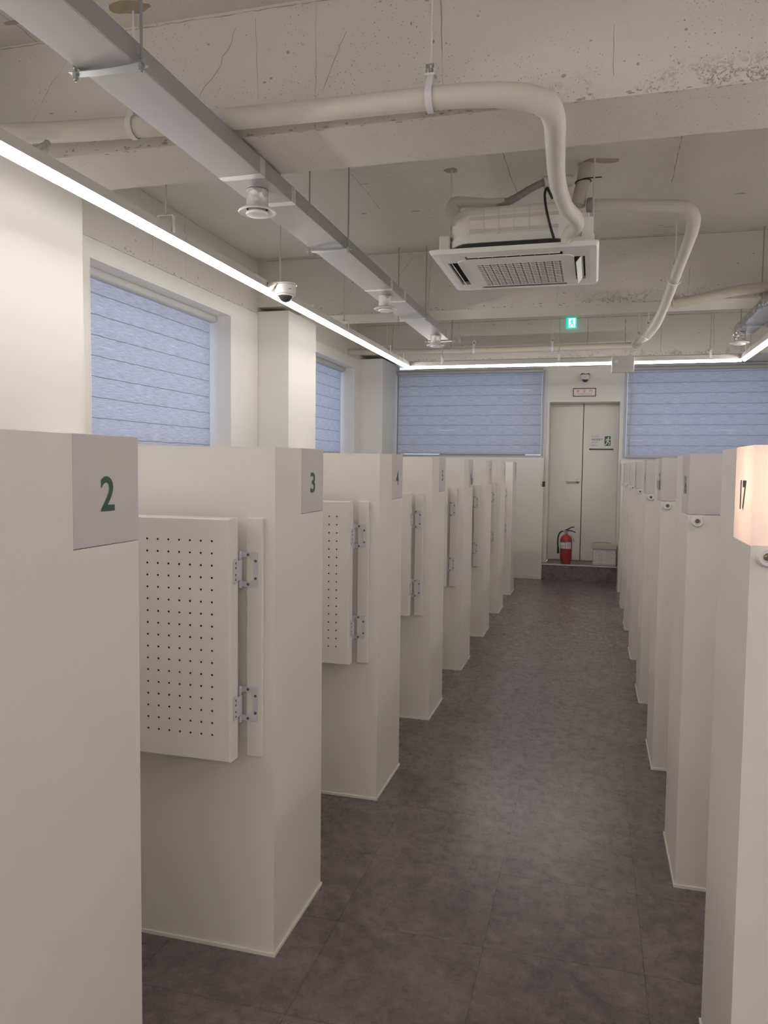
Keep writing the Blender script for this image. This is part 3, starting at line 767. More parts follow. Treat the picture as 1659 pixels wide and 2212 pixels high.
def duct_hanger(xa, xb, y, label, z=DZ):
    o = ((xa + xb) / 2, y, z); r = thing('duct_hanger', o, label, 'hanger', 'rod and strap hangers of the ducts')
    mb = MB(); n = 10
    w2 = .018
    for k in range(n):
        u0, u1 = k / n, (k + 1) / n; s0 = -.006 * math.sin(PI * u0); s1 = -.006 * math.sin(PI * u1)
        A = xa - .016 + (xb - xa + .032) * u0; B = xa - .016 + (xb - xa + .032) * u1
        zz0, zz1 = z - .004 + s0, z - .004 + s1
        mb.add([(A, y - w2, zz0), (B, y - w2, zz1), (B, y + w2, zz1), (A, y + w2, zz0), (A, y - w2, zz0 - .002), (B, y - w2, zz1 - .002), (B, y + w2, zz1 - .002), (A, y + w2, zz0 - .002)],
               [(0, 1, 2, 3), (7, 6, 5, 4), (0, 4, 5, 1), (3, 2, 6, 7)] + ([(0, 3, 7, 4)] if k == 0 else []) + ([(1, 5, 6, 2)] if k == n - 1 else []))
    mb.build('strap', 'zinc', r, o)
    for x in (xa, xb):
        MB().tube([(x, y, z - .03), (x, y, ZC - .0005)], .0048, 10).build('rod', 'zinc', r, o, smooth=50)
        MB().lathe([(.0095, -.024), (.0095, -.014), (.0115, -.014), (.0115, -.007)], (x, y, z), 'Z', 6).build('nut', 'zinc', r, o)
        MB().lathe([(.0095, .012), (.0095, .024)], (x, y, z), 'Z', 6).build('nut', 'zinc', r, o)
duct_hanger(-1.645, -1.405, 2.20, 'duct hanger nearest the viewer, top left')
duct_hanger(-1.645, -1.405, 4.31, 'duct hanger just past the nearest diffuser')
duct_hanger(-1.645, -1.405, 6.44, 'duct hanger beside the second beam')
duct_hanger(-1.655, -1.395, 7.66, 'duct hanger at the far end of the long duct')
duct_hanger(1.205, 1.415, 6.50, 'duct hanger on the foil-wrapped duct nearest the viewer')
duct_hanger(1.205, 1.415, 7.35, 'duct hanger near the end of the foil-wrapped duct')

# ================================================================== AIR CONDITIONER
ACX, ACY, ACZ = -.475, 4.855, 2.70
ac = thing('ceiling_air_conditioner', (ACX, ACY, ACZ), 'four-way cassette air conditioner hung below the ceiling', 'air conditioner')
ao = (ACX, ACY, ACZ)
hw = .472
# bezel: frame with four slots
def acbox(mb, u0, u1, v0, v1, z0, z1, bev=0): mb.box(ACX + u0, ACX + u1, ACY + v0, ACY + v1, ACZ + z0, ACZ + z1, bev)
mb = MB()
ci, so_, sl = .335, .402, .275             # centre half width, slot outer edge, slot half length
prof = [(hw, .030), (hw, .024), (hw - .012, .006), (hw - .05, 0.0)]
ring = []
for (h_, z_) in prof + [(so_, 0.0)]:
    ring.append(rounded([(-h_, -h_), (h_, -h_), (h_, h_), (-h_, h_)], .03 if h_ > .41 else .001, 4))
n = len(ring[0])
for a in range(len(ring) - 1):
    mb.add([(ACX + p[0], ACY + p[1], ACZ + prof[a][1]) for p in ring[a]] + [(ACX + p[0], ACY + p[1], ACZ + (prof + [(0, 0)])[a + 1][1]) for p in ring[a + 1]],
           [(k, (k + 1) % n, n + (k + 1) % n, n + k) for k in range(n)])
mb.add([(ACX + p[0], ACY + p[1], ACZ + .030) for p in ring[0]], [tuple(range(n))])
for sx in (-1, 1):
    for sy in (-1, 1):                     # corner pads between the slots
        x0, x1 = sorted((sx * sl, sx * so_)); y0, y1 = sorted((sy * sl, sy * so_)); acbox(mb, x0, x1, y0, y1, 0, .028)
for s in (-1, 1):
    a, b = sorted((s * ci, s * so_))
    acbox(mb, -sl, sl, *sorted((s * .395, s * so_)), 0, .028); acbox(mb, *sorted((s * .395, s * so_)), -sl, sl, 0, .028)
mb.build('bezel', 'white_plastic', ac, ao, smooth=25)
mb = MB(); acbox(mb, -.40, .40, -.40, .40, .020, .0295); mb.build('slot_shade', 'recess_shade', ac, ao)  # dark slab standing in for the shade inside the air slots
mb = MB()                                   # centre plate with rounded corners around the grille
gx0, gx1, gy0, gy1 = -.235, .262, -.215, .315
outer = rounded([(-ci, -ci), (ci, -ci), (ci, ci), (-ci, ci)], .07, 5)
def cp(u, v, z=0): return (ACX + u, ACY + v, ACZ + z)
m_ = len(outer)
inner = []
for (u, v) in outer:                        # project onto the grille rectangle
    inner.append((min(max(u, gx0), gx1), min(max(v, gy0), gy1)))
mb.add([cp(u, v, -.004) for u, v in outer] + [cp(u, v, -.004) for u, v in inner], [(k, (k + 1) % m_, m_ + (k + 1) % m_, m_ + k) for k in range(m_)])
mb.add([cp(u, v, -.004) for u, v in outer] + [cp(u * 1.004, v * 1.004, .002) for u, v in outer], [(k, (k + 1) % m_, m_ + (k + 1) % m_, m_ + k) for k in range(m_)])
cp_o = mb.build('centre_plate', 'white_plastic', ac, ao, smooth=25)
mb = MB(); NCc, NR = 11, 13
du = (gx1 - gx0) / NCc; dv = (gy1 - gy0) / NR
xcuts = []
for i in range(NCc):
    b0 = gx0 + i * du
    xcuts += [(b0, b0 + du * .07, 0), (b0 + du * .07, b0 + du * .58, 1), (b0 + du * .58, b0 + du * .67, 0), (b0 + du * .67, b0 + du * .95, 2), (b0 + du * .95, b0 + du, 0)]
for j in range(NR):
    v0 = gy0 + j * dv
    for a, b, kind in xcuts:
        rows = [(v0, v0 + dv, 0)] if kind == 0 else ([(v0, v0 + dv * .28, 0), (v0 + dv * .28, v0 + dv * .76, 1), (v0 + dv * .76, v0 + dv, 0)] if kind == 1 else [(v0, v0 + dv * .12, 0), (v0 + dv * .12, v0 + dv * .88, 1), (v0 + dv * .88, v0 + dv, 0)])
        for c, d, hole in rows:
            if hole:
                q = [(a, c), (b, c), (b, d), (a, d)]
                mb.add([cp(u, v, -.004) for u, v in q] + [cp(u, v, -.0012) for u, v in q], [(k, (k + 1) % 4, 4 + (k + 1) % 4, 4 + k) for k in range(4)])
            else:
                mb.add([cp(a, c, -.004), cp(b, c, -.004), cp(b, d, -.004), cp(a, d, -.004)], [(0, 1, 2, 3)])
mb.build('intake_grille', 'white_plastic', ac, ao)
MB().box(ACX + gx0, ACX + gx1, ACY + gy0, ACY + gy1, ACZ - .0010, ACZ + .006).build('grille_shade', 'recess_shade', ac, ao)  # dark sheet close behind the slots, their depth shade painted
for k, (sx, sy) in enumerate(((0, -1), (1, 0), (0, 1), (-1, 0))):   # louvres hang slightly open
    mb = MB(); L = .262
    pr = [(.376, -.003), (.379, -.003), (.396, .012), (.393, .014)] if k in (0, 2) else [(.346, -.030), (.350, -.031), (.384, .014), (.380, .016)]
    if sy: mb.prism(pr, 2 * L, lambda u, v, w_, s=sy: cp(-L + w_, s * u, v))
    else: mb.prism(pr, 2 * L, lambda u, v, w_, s=sx: cp(s * u, -L + w_, v))
    mb.build('louver', 'white_plastic', ac, ao)
mb = MB()
for u in (-.2, -.12, -.04, .04, .12, .2): acbox(mb, u - .002, u + .002, -.392, -.345, .001, .018)
mb.build('vane', 'offwhite_plastic', ac, ao)
# casing: chamfered box with ribs
bx, by = .350, .395
oct_ = rounded([(-bx, -by + .10), (-bx + .085, -by), (bx - .085, -by), (bx, -by + .10), (bx, by - .10), (bx - .085, by), (-bx + .085, by), (-bx, by - .10)], .035, 3)
oct_ = [(u - .02, v) for u, v in oct_]
mb = MB(); lv = [(1.0, .115), (1.0, .235), (.985, .262), (.95, .280)]
for i in range(len(lv) - 1):
    k_ = len(oct_)
    mb.add([cp(u * lv[i][0], v * lv[i][0], lv[i][1]) for u, v in oct_] + [cp(u * lv[i + 1][0], v * lv[i + 1][0], lv[i + 1][1]) for u, v in oct_], [(k, (k + 1) % k_, k_ + (k + 1) % k_, k_ + k) for k in range(k_)])
mb.add([cp(u * .95, v * .95, .280) for u, v in oct_], [tuple(range(len(oct_)))]); mb.add([cp(u, v, .115) for u, v in oct_], [tuple(range(len(oct_)))])
for u in (-.17, -.085, 0, .085, .17): acbox(mb, u - .0025, u + .0025, -by - .004, -by + .003, .122, .258)
mb.build('casing', 'offwhite_plastic', ac, ao, smooth=30)
mb = MB()
for z in (.135, .142, .149, .205, .212, .219): acbox(mb, -.25, .25, -by - .0012, -by + .003, z, z + .003)  # thin grey strips painted as the shade of grooves
mb.build('groove_shade', 'grey_plastic', ac, ao)
mb = MB()
mb.prism([(u * 1.015, v * 1.015) for u, v in oct_], .045, lambda u, v, w_: cp(u, v, .0755 + w_)); mb.build('lower_casing', 'white_plastic', ac, ao, smooth=30)
mb = MB(); mb.prism([(u * .985, v * .985) for u, v in oct_], .044, lambda u, v, w_: cp(u, v, .0305 + w_)); mb.build('foam_gasket', 'dark_plastic', ac, ao, smooth=30)
for s in (-1, 1):
    mb = MB(); xa, xb = sorted((s * .398, s * .455)); acbox(mb, xa, xb, -.03, .03, .118, .124); acbox(mb, *sorted((s * .400, s * .412)), -.045, .045, .10, .16)
    acbox(mb, *sorted((s * .41, s * .445)), -.30, -.12, .031, .12, .01)
    mb.build('mounting_bracket', 'offwhite_plastic', ac, ao)
mb = MB()
acbox(mb, .335, .415, -.30, -.08, .031, .235, .006)
for z in (.07, .10, .13, .16, .19): acbox(mb, .333, .4155, -.302, -.0795, z, z + .006)
mb.build('terminal_cover', 'offwhite_plastic', ac, ao)
mb = MB(); acbox(mb, -.440, -.375, -.32, -.10, .031, .155, .008)
for v in (-.27, -.22, -.17): acbox(mb, -.442, -.373, v, v + .008, .06, .156)
mb.build('drain_pump_cover', 'offwhite_plastic', ac, ao)
mb = MB(); acbox(mb, .375, .435, -.33, -.315, .031, .20, .003); acbox(mb, .30, .40, -.345, -.335, .031, .09, .003); mb.build('corner_bracket', 'white_plastic', ac, ao)
MB().tube([cp(.215, -.40, .29), cp(.195, -.42, .325), cp(.185, -.43, .34), cp(.175, -.45, .30), cp(.185, -.46, .22), cp(.21, -.455, .12), cp(.23, -.44, .06)], .0075, 8, res=5).build('power_cable', 'black_rubber', ac, ao, smooth=50)
def ac_rod(x, y, label):
    r = thing('suspension_rod', (x, y, ACZ + .1), label, 'rod', 'rods that carry the air conditioner'); o = (x, y, ACZ + .1)
    MB().tube([(x, y, ACZ + .06), (x, y, ZC - .0005)], .0052, 10).build('rod', 'offwhite_plastic', r, o, smooth=50)
    MB().lathe([(.010, .024), (.022, .026), (.022, .029), (.010, .031), (.010, .040)], o, 'Z', 14).build('washer_nut', 'offwhite_plastic', r, o)
ac_rod(ACX - .432, ACY, 'suspension rod at the left of the air conditioner')
ac_rod(ACX + .432, ACY + .01, 'suspension rod at the right of the air conditioner')

# ================================================================== PIPES
g = thing('wrapped_pipe', (-.62, 2.87, 2.86), 'thick white wrapped pipe along the first beam, bending down to the air conditioner', 'pipe'); o = (-.62, 2.87, 2.86)
MB().tube([(-2.97, 2.86, 2.93), (-2.53, 2.865, 2.918), (-2.2, 2.868, 2.895), (-1.8, 2.87, 2.880), (-1.39, 2.87, 2.868), (-1.0, 2.87, 2.862), (-.62, 2.87, 2.858), (-.42, 2.868, 2.848), (-.27, 2.865, 2.822), (-.195, 2.875, 2.788), (-.172, 2.94, 2.760), (-.178, 3.15, 2.755),
      (-.188, 3.55, 2.760), (-.165, 3.90, 2.765), (-.125, 4.12, 2.775), (-.120, 4.24, 2.768), (-.165, 4.335, 2.758), (-.185, 4.365, 2.72)],
      [.040, .041, .042, .042, .041, .040, .041, .043, .044, .045, .041, .039, .037, .036, .037, .038, .033, .022], 20, res=7).build('sleeve', 'wrap', g, o, smooth=60)
def shift(pts, dx, dz): return [(p[0] + dx, p[1], p[2] + dz) for p in pts]
MB().tube(shift([(-2.44, 2.845, 2.868), (-2.42, 2.80, 2.862), (-2.385, 2.785, 2.838), (-2.345, 2.785, 2.826), (-2.315, 2.80, 2.840), (-2.32, 2.83, 2.865)], .06, -.025), .0135, 10, res=5).build('cable_loop', 'grey_plastic', g, o, smooth=60)
MB().tube(shift([(-2.40, 2.795, 2.812), (-2.36, 2.79, 2.800), (-2.32, 2.79, 2.798), (-2.30, 2.80, 2.806), (-2.335, 2.80, 2.826)], .06, -.01), .010, 10, res=5).build('cable_loop', 'frame', g, o, smooth=60)
def pipe_hanger(x, y, z, r_, axis, top, label, mat='white_plastic'):
    o = (x, y, z); g = thing('pipe_hanger', o, label, 'hanger', 'clamps that carry the wrapped pipes')
    mb = MB(); n = 26; wd = .0125; t = .0025
    vs = []; fs = []
    for k in range(n):
        a = 2 * PI * k / n
        ry = r_ * (1.0 if math.sin(a) < 0 else 1.0 + .75 * math.sin(a) ** 3)
        cx, cz = r_ * math.cos(a) * (1 - .25 * max(0, math.sin(a)) ** 2), ry * math.sin(a)
        for (rr, ww) in ((0, -wd), (0, wd), (t, wd), (t, -wd)):
            q = 1 + rr / r_
            vs.append((x + ww, y + cx * q, z + cz * q) if axis == 'X' else (x + cx * q, y + ww, z + cz * q))
    for k in range(n):
        a, b = 4 * k, 4 * ((k + 1) % n)
        for j in range(4): fs.append((a + j, a + (j + 1) % 4, b + (j + 1) % 4, b + j))
    mb.add(vs, fs); mb.build('strap', mat, g, o, smooth=40)
    zt = z + r_ * 1.75
    mb = MB(); mb.box(x - .02, x + .02, y - .018, y + .018, zt - .004, zt + .003); mb.box(x - .02, x - .017, y - .018, y + .018, zt, zt + .038); mb.box(x + .017, x + .02, y - .018, y + .018, zt, zt + .038); mb.box(x - .02, x + .02, y - .018, y + .018, zt + .036, zt + .039)
    mb.build('swivel_block', mat, g, o)
    MB().lathe([(.009, 0), (.009, .012)], (x, y, zt + .012), 'Z', 6).build('nut', 'zinc', g, o)
    MB().tube([(x, y, zt + .01), (x, y, top - .0005)], .0045, 8).build('rod', mat, g, o, smooth=50)
pipe_hanger(-.62, 2.87, 2.858, .047, 'X', ZC, 'pipe clamp on the thick white pipe near its bend')
pipe_hanger(-1.87, 2.87, 2.883, .047, 'X', ZC, 'pipe clamp on the thick white pipe, left of the long duct')
# stub from the slab and run to the far wall
g = thing('riser_pipe', (-.12, 4.92, 3.2), 'short wrapped pipe coming down from the ceiling above the air conditioner', 'pipe'); o = (-.12, 4.92, 3.2)
MB().tube([(-.095, 4.945, ZC - .0005), (-.105, 4.935, 3.25), (-.125, 4.92, 3.16), (-.135, 4.915, 3.09)], [.040, .041, .040, .044], 18, res=6).build('sleeve', 'wrap_olive', g, o, smooth=60)
mb = MB().tube([(-.108 + .047 * math.cos(a), 4.932 + .047 * math.sin(a), 3.235 + .004 * math.cos(a)) for a in [2 * PI * k / 20 for k in range(21)]], .004, 6, cap=False)
mb.tube([(-.105, 4.886, 3.239), (-.05, 4.878, 3.237), (.0, 4.87, 3.233)], .0035, 6)
mb.build('cable_tie', 'black_rubber', g, o, smooth=50)
g = thing('wrapped_pipe', (.5, 6, 2.8), 'white wrapped pipe from the air conditioner bending towards the far wall', 'pipe'); o = (.5, 6, 2.8)
MB().tube([(-.088, 4.93, 3.092), (.05, 4.93, 3.085), (.25, 4.93, 3.066), (.40, 4.93, 3.052), (.49, 4.935, 3.036), (.53, 4.96, 2.99), (.533, 5.0, 2.935), (.525, 5.13, 2.89), (.51, 5.6, 2.83), (.505, 6.1, 2.79), (.50, 6.6, 2.765), (.49, 7.2, 2.757), (.46, 7.9, 2.775), (.43, 8.6, 2.83), (.42, 9.22, 2.885)],
      [.036, .037, .037, .037, .039, .041, .039, .036, .036, .037, .036, .043, .040, .038, .036], 18, res=7).build('sleeve', 'wrap', g, o, smooth=60)
MB().lathe([(.041, -.016), (.044, -.014), (.044, .014), (.041, .016)], (-.066, 4.93, 3.093), 'X', 24).build('coupling', 'zinc', g, o, smooth=40)
g = thing('drain_pipe', (-.6, 4.82, 3.12), 'grey drain hose rising over the top of the air conditioner', 'hose'); o = (-.6, 4.82, 3.12)
MB().tube([(-.86, 4.80, 3.02), (-.885, 4.80, 3.08), (-.875, 4.80, 3.115), (-.82, 4.80, 3.125), (-.70, 4.81, 3.115), (-.60, 4.82, 3.112), (-.53, 4.83, 3.125), (-.42, 4.85, 3.19), (-.33, 4.87, 3.235)], [.034, .036, .034, .028, .024, .023, .023, .021, .021], 14, res=6).build('hose', 'bare_pipe', g, o, smooth=60)
MB().tube([(-.862, 4.80, 3.005), (-.880, 4.80, 3.05), (-.885, 4.80, 3.085), (-.872, 4.80, 3.118), (-.83, 4.80, 3.128), (-.75, 4.805, 3.120), (-.66, 4.815, 3.113), (-.57, 4.825, 3.117)], [.042, .047, .047, .043, .033, .030, .027, .025], 16, res=6).build('elbow_wrap', 'wrap', g, o, smooth=60)
MB().tube([(-.34, 4.87, 3.225), (-.28, 4.885, 3.24), (-.170, 4.912, 3.24)], [.036, .036, .034], 16, res=5).build('joint_sleeve', 'wrap', g, o, smooth=60)
tag(MB().tube([(.38, 9.25, 2.893), (.1, 9.25, 2.887), (-.5, 9.25, 2.884), (-1.2, 9.25, 2.882), (-1.9, 9.25, 2.884), (-2.6, 9.25, 2.90), (-3.0005, 9.25, 2.91)], [.037, .037, .038, .037, .037, .037, .037], 16, res=6).build('wrapped_pipe', 'wrap_olive', None, (-1, 9.25, 2.885), smooth=60),
    'yellowed wrapped pipe running along the far beam behind the light line', 'pipe')
tag(MB().tube([(.553, 6.41, 2.772), (.75, 6.41, 2.805), (1.0, 6.41, 2.850), (1.22, 6.41, 2.872), (1.4, 6.41, 2.880), (2.0, 6.41, 2.89), (2.40, 6.41, 2.90)], [.037, .038, .038, .038, .038, .037, .037], 16, res=6).build('wrapped_pipe', 'wrap_olive', None, (1.2, 6.48, 2.85), smooth=60),
    'yellowed wrapped branch pipe along the second beam, right', 'pipe')
pipe_hanger(.508, 5.75, 2.818, .048, 'Y', ZC, 'pipe clamp midway on the white pipe right of the air conditioner')
pipe_hanger(.465, 7.75, 2.768, .048, 'Y', ZC, 'pipe clamp on the white pipe just past the second beam')
pipe_hanger(.43, 8.75, 2.842, .046, 'Y', ZC, 'pipe clamp where the white pipe meets the far pipe')
pipe_hanger(-1.42, 9.25, 2.882, .042, 'X', ZC, 'pipe clamp on the yellowed far pipe, left end')
pipe_hanger(-.50, 9.25, 2.884, .042, 'X', ZC, 'pipe clamp on the yellowed far pipe, near the exit sign')
g = thing('hanging_cable', (-1.40, 8.1, 2.8), 'grey cable with a plug hanging beside the end of the long duct', 'cable')
MB().tube([(-1.40, 8.1, ZC - .0005), (-1.402, 8.1, 3.1), (-1.40, 8.1, 2.88)], .005, 8).build('cord', 'raceway', g, (-1.40, 8.1, 2.8), smooth=50)
MB().tube([(-1.40, 8.1, 2.885), (-1.40, 8.1, 2.86), (-1.396, 8.1, 2.80)], [.008, .014, .012], 8).build('plug', 'grey_plastic', g, (-1.40, 8.1, 2.8), smooth=50)

# ================================================================== BLINDS
def blind(axis, c, u0, u1, ztop, zbot, cas, label, cord=None):
    """axis 'X': plane at x = c running along Y; 'Y': plane at y = c running along X"""
    P = (lambda u, d, z: (c + d, u, z)) if axis == 'X' else (lambda u, d, z: (u, c - d, z))
    o = P((u0 + u1) / 2, 0, ztop); r = thing('roller_blind', o, label, 'blind', 'bluish grey striped roller blinds')
    mb = MB(); h = cas; pr = rounded([(-.02, ztop - h), (-.02, ztop), (.03, ztop), (.055, ztop - .012), (.055, ztop - h + .012), (.035, ztop - h)], [0, 0, .01, .012, .012, .01])
    mb.prism(pr, (u1 - u0) + .03, lambda d, z, w_: P(u0 - .015 + w_, d, z)); mb.build('cassette', 'cassette', r, o, smooth=30)
    mb = MB(); nz = int((ztop - h - zbot) / .0168); rows = []
    for k in range(nz + 1):
        z = ztop - h - (ztop - h - zbot) * k / nz
        f = ((z - 1.66) / .1345) % 1.0; rows.append((z, .004 * math.sin(PI * f)))
    vs = []
    for z, d in rows: vs += [P(u0, d, z), P(u1, d, z)]
    m = len(vs)
    for z, d in rows: vs += [P(u0, d - .0015, z), P(u1, d - .0015, z)]
    fs = []
    for k in range(nz): fs += [(2 * k, 2 * k + 1, 2 * k + 3, 2 * k + 2), (m + 2 * k, m + 2 * k + 2, m + 2 * k + 3, m + 2 * k + 1)]
    # one fabric sheet: the outer skin only, so that daylight passes once
    mb.add(vs[:m], [f for f in fs if max(f) < m])
    mb.build('fabric', 'blind', r)
    ob = [x for x in bpy.data.objects if x.parent == r and x.name.startswith('fabric')][-1]
    ob.location = (-o[0], -o[1], -o[2])
    MB().tube([P(u0, .004, zbot - .010), P(u1, .004, zbot - .010)], .013, 12).build('bottom_rail', 'frame', r, o, smooth=40)
    if cord:
        u, zl, dd = cord
        mb = MB(); 
        mb.tube([P(u, dd, ztop - .03), P(u + .008, dd, (ztop + zl) / 2), P(u, dd, zl)], .0035, 6, res=4); mb.tube([P(u + .02, dd, ztop - .03), P(u + .022, dd, (ztop + zl) / 2), P(u + .004, dd, zl)], .003, 6, res=4)
        mb.build('pull_cord', 'grey_plastic', r, o, smooth=50)
        if zl < 1.5: MB().box(*sorted((P(u - .012, 0, 0)[0], P(u + .022, 0, 0)[0])), c - dd - .011, c - dd + .011, zl - .05, zl + .02, .004).build('cord_weight', 'dark_plastic', r, o)
blind('X', -3.165, WIN1[0] + .018, WIN1[1] - .055, WZ[1] - .002, 1.63, .066, 'bluish roller blind in the near left window recess')
blind('X', -3.165, WIN2[0] + .018, WIN2[1] - .05, WZ[1] - .002, 1.63, .066, 'bluish roller blind in the second left window, between two pillars')
blind('Y', 10.50, -2.655, -.69, 2.805, 1.685, .055, 'bluish roller blind on the end wall left of the double door', (-.632, 1.29, .175))
blind('Y', 10.50, .400, 2.33, 2.805, 1.655, .055, 'bluish roller blind on the end wall right of the double door', (.43, 1.66, .07))

# ================================================================== CAMERAS, SPEAKER, SIGNS
def dome_cam(o, axis, label, cable=False, k=1.0):
    """bracket on a vertical face; local d = away from that face"""
    r = thing('dome_camera', o, label, 'camera', 'white dome cameras')
    P = (lambda d, s, z: (o[0] + d, o[1] + s, o[2] + z)) if axis == 'X' else (lambda d, s, z: (o[0] + s, o[1] - d, o[2] + z))
    r.scale = (k, k, k)
    mb = MB()
    mb.prism(rounded([(-.062, .020), (.062, .020), (.062, .058), (-.062, .058)], [.012, .012, 0, 0]), .006, lambda u, v, w_: P(w_, u, v))
    pl_ = [(-.062, 0), (.062, 0)] + [(.062 * math.cos(a), .078 + .062 * math.sin(a)) for a in [PI * k / 12 for k in range(13)]]
    mb.prism(pl_, .007, lambda u, v, w_: P(v, u, .051 + w_))
    mb.add([P(.006, -.058, .05), P(.05, -.058, .05), P(.006, -.058, .0), P(.006, -.052, .05), P(.05, -.052, .05), P(.006, -.052, .0)], [(0, 1, 2), (5, 4, 3), (0, 3, 4, 1), (1, 4, 5, 2), (2, 5, 3, 0)])
    mb.build('bracket', 'offwhite_plastic' if not cable else 'white_plastic', r, o)
    c = P(.078, 0, 0)
    MB().lathe([(.057, .050), (.058, .030), (.054, .004), (.046, .0)], c, 'Z', 30).build('housing', 'white_plastic', r, o, smooth=40)
    MB().lathe([(.040, -.0005)] + [(.0385 * math.cos(a), -.0385 * math.sin(a)) for a in [k * PI / 2 / 8 for k in range(8)]] + [(.002, -.0385)], c, 'Z', 26).build('dome', 'dome', r, o, smooth=60)
    MB().lathe([(.046, .0), (.0465, -.006), (.040, -.007)], c, 'Z', 30).build('dome_ring', 'white_plastic', r, o, smooth=40)
    mb = MB()
    if axis == 'X': mb.box(c[0] + .02, c[0] + .052, c[1] - .045, c[1] - .0445, c[2] + .020, c[2] + .024)
    else:
        mb.box(c[0] - .018, c[0] + .022, c[1] - .0578, c[1] - .055, c[2] + .022, c[2] + .028)
    mb.build('badge', 'ink', r, o)
    if cable:
        MB().tube([P(.02, -.045, .058), P(.03, -.05, .075), P(.04, -.02, .078), P(.045, 0, .070), P(.04, .02, .072), P(.03, .05, .078), P(.02, .055, .055)], .005, 8, res=5).build('cable', 'black_rubber', r, o, smooth=50)
dome_cam((-2.0195, 4.63, 2.575), 'X', 'white dome camera on a bracket under the left light line', False, 1.18)
tag(MB().tube([(-1.965, 4.63, 2.645), (-1.965, 4.63, ZC - .0005)], .006, 8).build('camera_rod', 'offwhite_plastic', None, (-1.965, 4.63, 2.64), smooth=50), 'thin rod rising from the dome camera by the left light line', 'rod')
dome_cam((-.138, YE - .0005, 2.652), 'Y', 'white dome camera on the wall above the double door', True)
r = thing('wall_speaker', (.264, RY - .05, 2.57), 'small grey wall speaker hung on the far light line', 'speaker'); o = (.264, RY - .05, 2.57)
MB().box(.153, .376, RY - .185, RY - .062, 2.488, 2.652, .008).build('cabinet', 'offwhite_plastic', r, o)
MB().box(.160, .369, RY - .191, RY - .1855, 2.495, 2.645, .003).build('front_grille', 'grey_plastic', r, o)
MB().lathe([(.064, -.1912), (.064, -.194), (.058, -.1945)], (.302, RY, 2.57), 'Y', 32).build('woofer_cover', 'grey_plastic', r, o, smooth=40)
MB().lathe([(.016, -.1912), (.015, -.194), (.006, -.1945)], (.198, RY, 2.592), 'Y', 20).build('tweeter', 'offwhite_plastic', r, o, smooth=40)
MB().box(.345, .358, RY - .1935, RY - .1912, 2.528, 2.556).build('badge', 'dark_plastic', r, o)
MB().box(.235, .295, RY - .062, RY - .042, 2.60, 2.66).build('bracket', 'dark_plastic', r, o)

def stickman(mb, fn, cx, cz, s):
    """running figure, about s tall"""
    lay = [0]
    f0 = fn
    def fn(u, v):
        p = f0(u, v); return (p[0], p[1] - lay[0] * .00006, p[2])
    def limb(pts, r):
        for (a, b) in zip(pts, pts[1:]):
            a = Vector(a); b = Vector(b); t = (b - a).normalized(); nn = Vector((-t.y, t.x)) * r
            q = [a + nn - t * r * .5, b + nn + t * r * .5, b - nn + t * r * .5, a - nn - t * r * .5]
            lay[0] += 1; mb.add([fn(cx + p.x * s, cz + p.y * s) for p in q], [(0, 1, 2, 3)])
    mb.add([fn(cx + (.06 + .085 * math.cos(a)) * s, cz + (.40 + .085 * math.sin(a)) * s) for a in [2 * PI * k / 14 for k in range(14)]], [tuple(range(14))])
    limb([(.03, .27), (-.02, .0)], .085)
    limb([(.05, .27), (.20, .16), (.30, .22)], .042); limb([(0, .27), (-.17, .22), (-.20, .08)], .042)
    limb([(0, .0), (.17, -.12), (.13, -.38)], .052); limb([(-.03, .0), (-.10, -.22), (-.28, -.40)], .052)

# exit light on the far beam
r = thing('exit_light', (-.305, 9.69, 3.245), 'small green exit light with a running figure on the far beam', 'exit sign'); o = (-.305, 9.69, 3.245)
MB().box(-.367, -.243, 9.668, 9.6995, 3.180, 3.310, .006).build('housing', 'exit_glow', r, o)
mb = MB(); fn = lambda u, v: (u, 9.6672, v)
mb.add([fn(-.338, 3.190), fn(-.258, 3.190), fn(-.258, 3.297), fn(-.338, 3.297)], [(0, 1, 2, 3)]); mb.build('panel', 'exit_white', r, o)
mb = MB(); fn = lambda u, v: (u, 9.6664, v); stickman(mb, fn, -.300, 3.242, .098); mb.build('pictogram', 'exit_glow', r, o)

# red-lettered sign above the door
r = thing('wall_sign', (-.142, YE, 2.49), 'framed white sign with red lettering above the double door', 'sign'); o = (-.142, YE, 2.49)
x0, x1, z0, z1 = -.291, .006, 2.434, 2.545; yf = YE - .0005
mb = MB(); t = .011
mb.box(x0, x1, yf - .012, yf, z0, z0 + t); mb.box(x0, x1, yf - .012, yf, z1 - t, z1); mb.box(x0, x0 + t, yf - .012, yf, z0 + t, z1 - t); mb.box(x1 - t, x1, yf - .012, yf, z0 + t, z1 - t)
mb.build('frame', 'brown_frame', r, o)
MB().box(x0 + t, x1 - t, yf - .007, yf - .001, z0 + t, z1 - t).build('panel', 'paper', r, o)
mb = MB(); fn = lambda u, v: (u, yf - .0076, v)
for k, ch in enumerate('완강기'): put_text(mb, ch, fn, -.225 + k * .080, 2.487, .036, .036, .012, center=True)
put_text(mb, 'DESCENDING LIFE LINE', fn, -.142, 2.459, .014, .185, .01, center=True)
mb.add([fn(-.275, 2.456), fn(-.252, 2.456), fn(-.252, 2.460), fn(-.275, 2.460)], [(0, 1, 2, 3)])
mb.build('lettering', 'red_print', r, o)

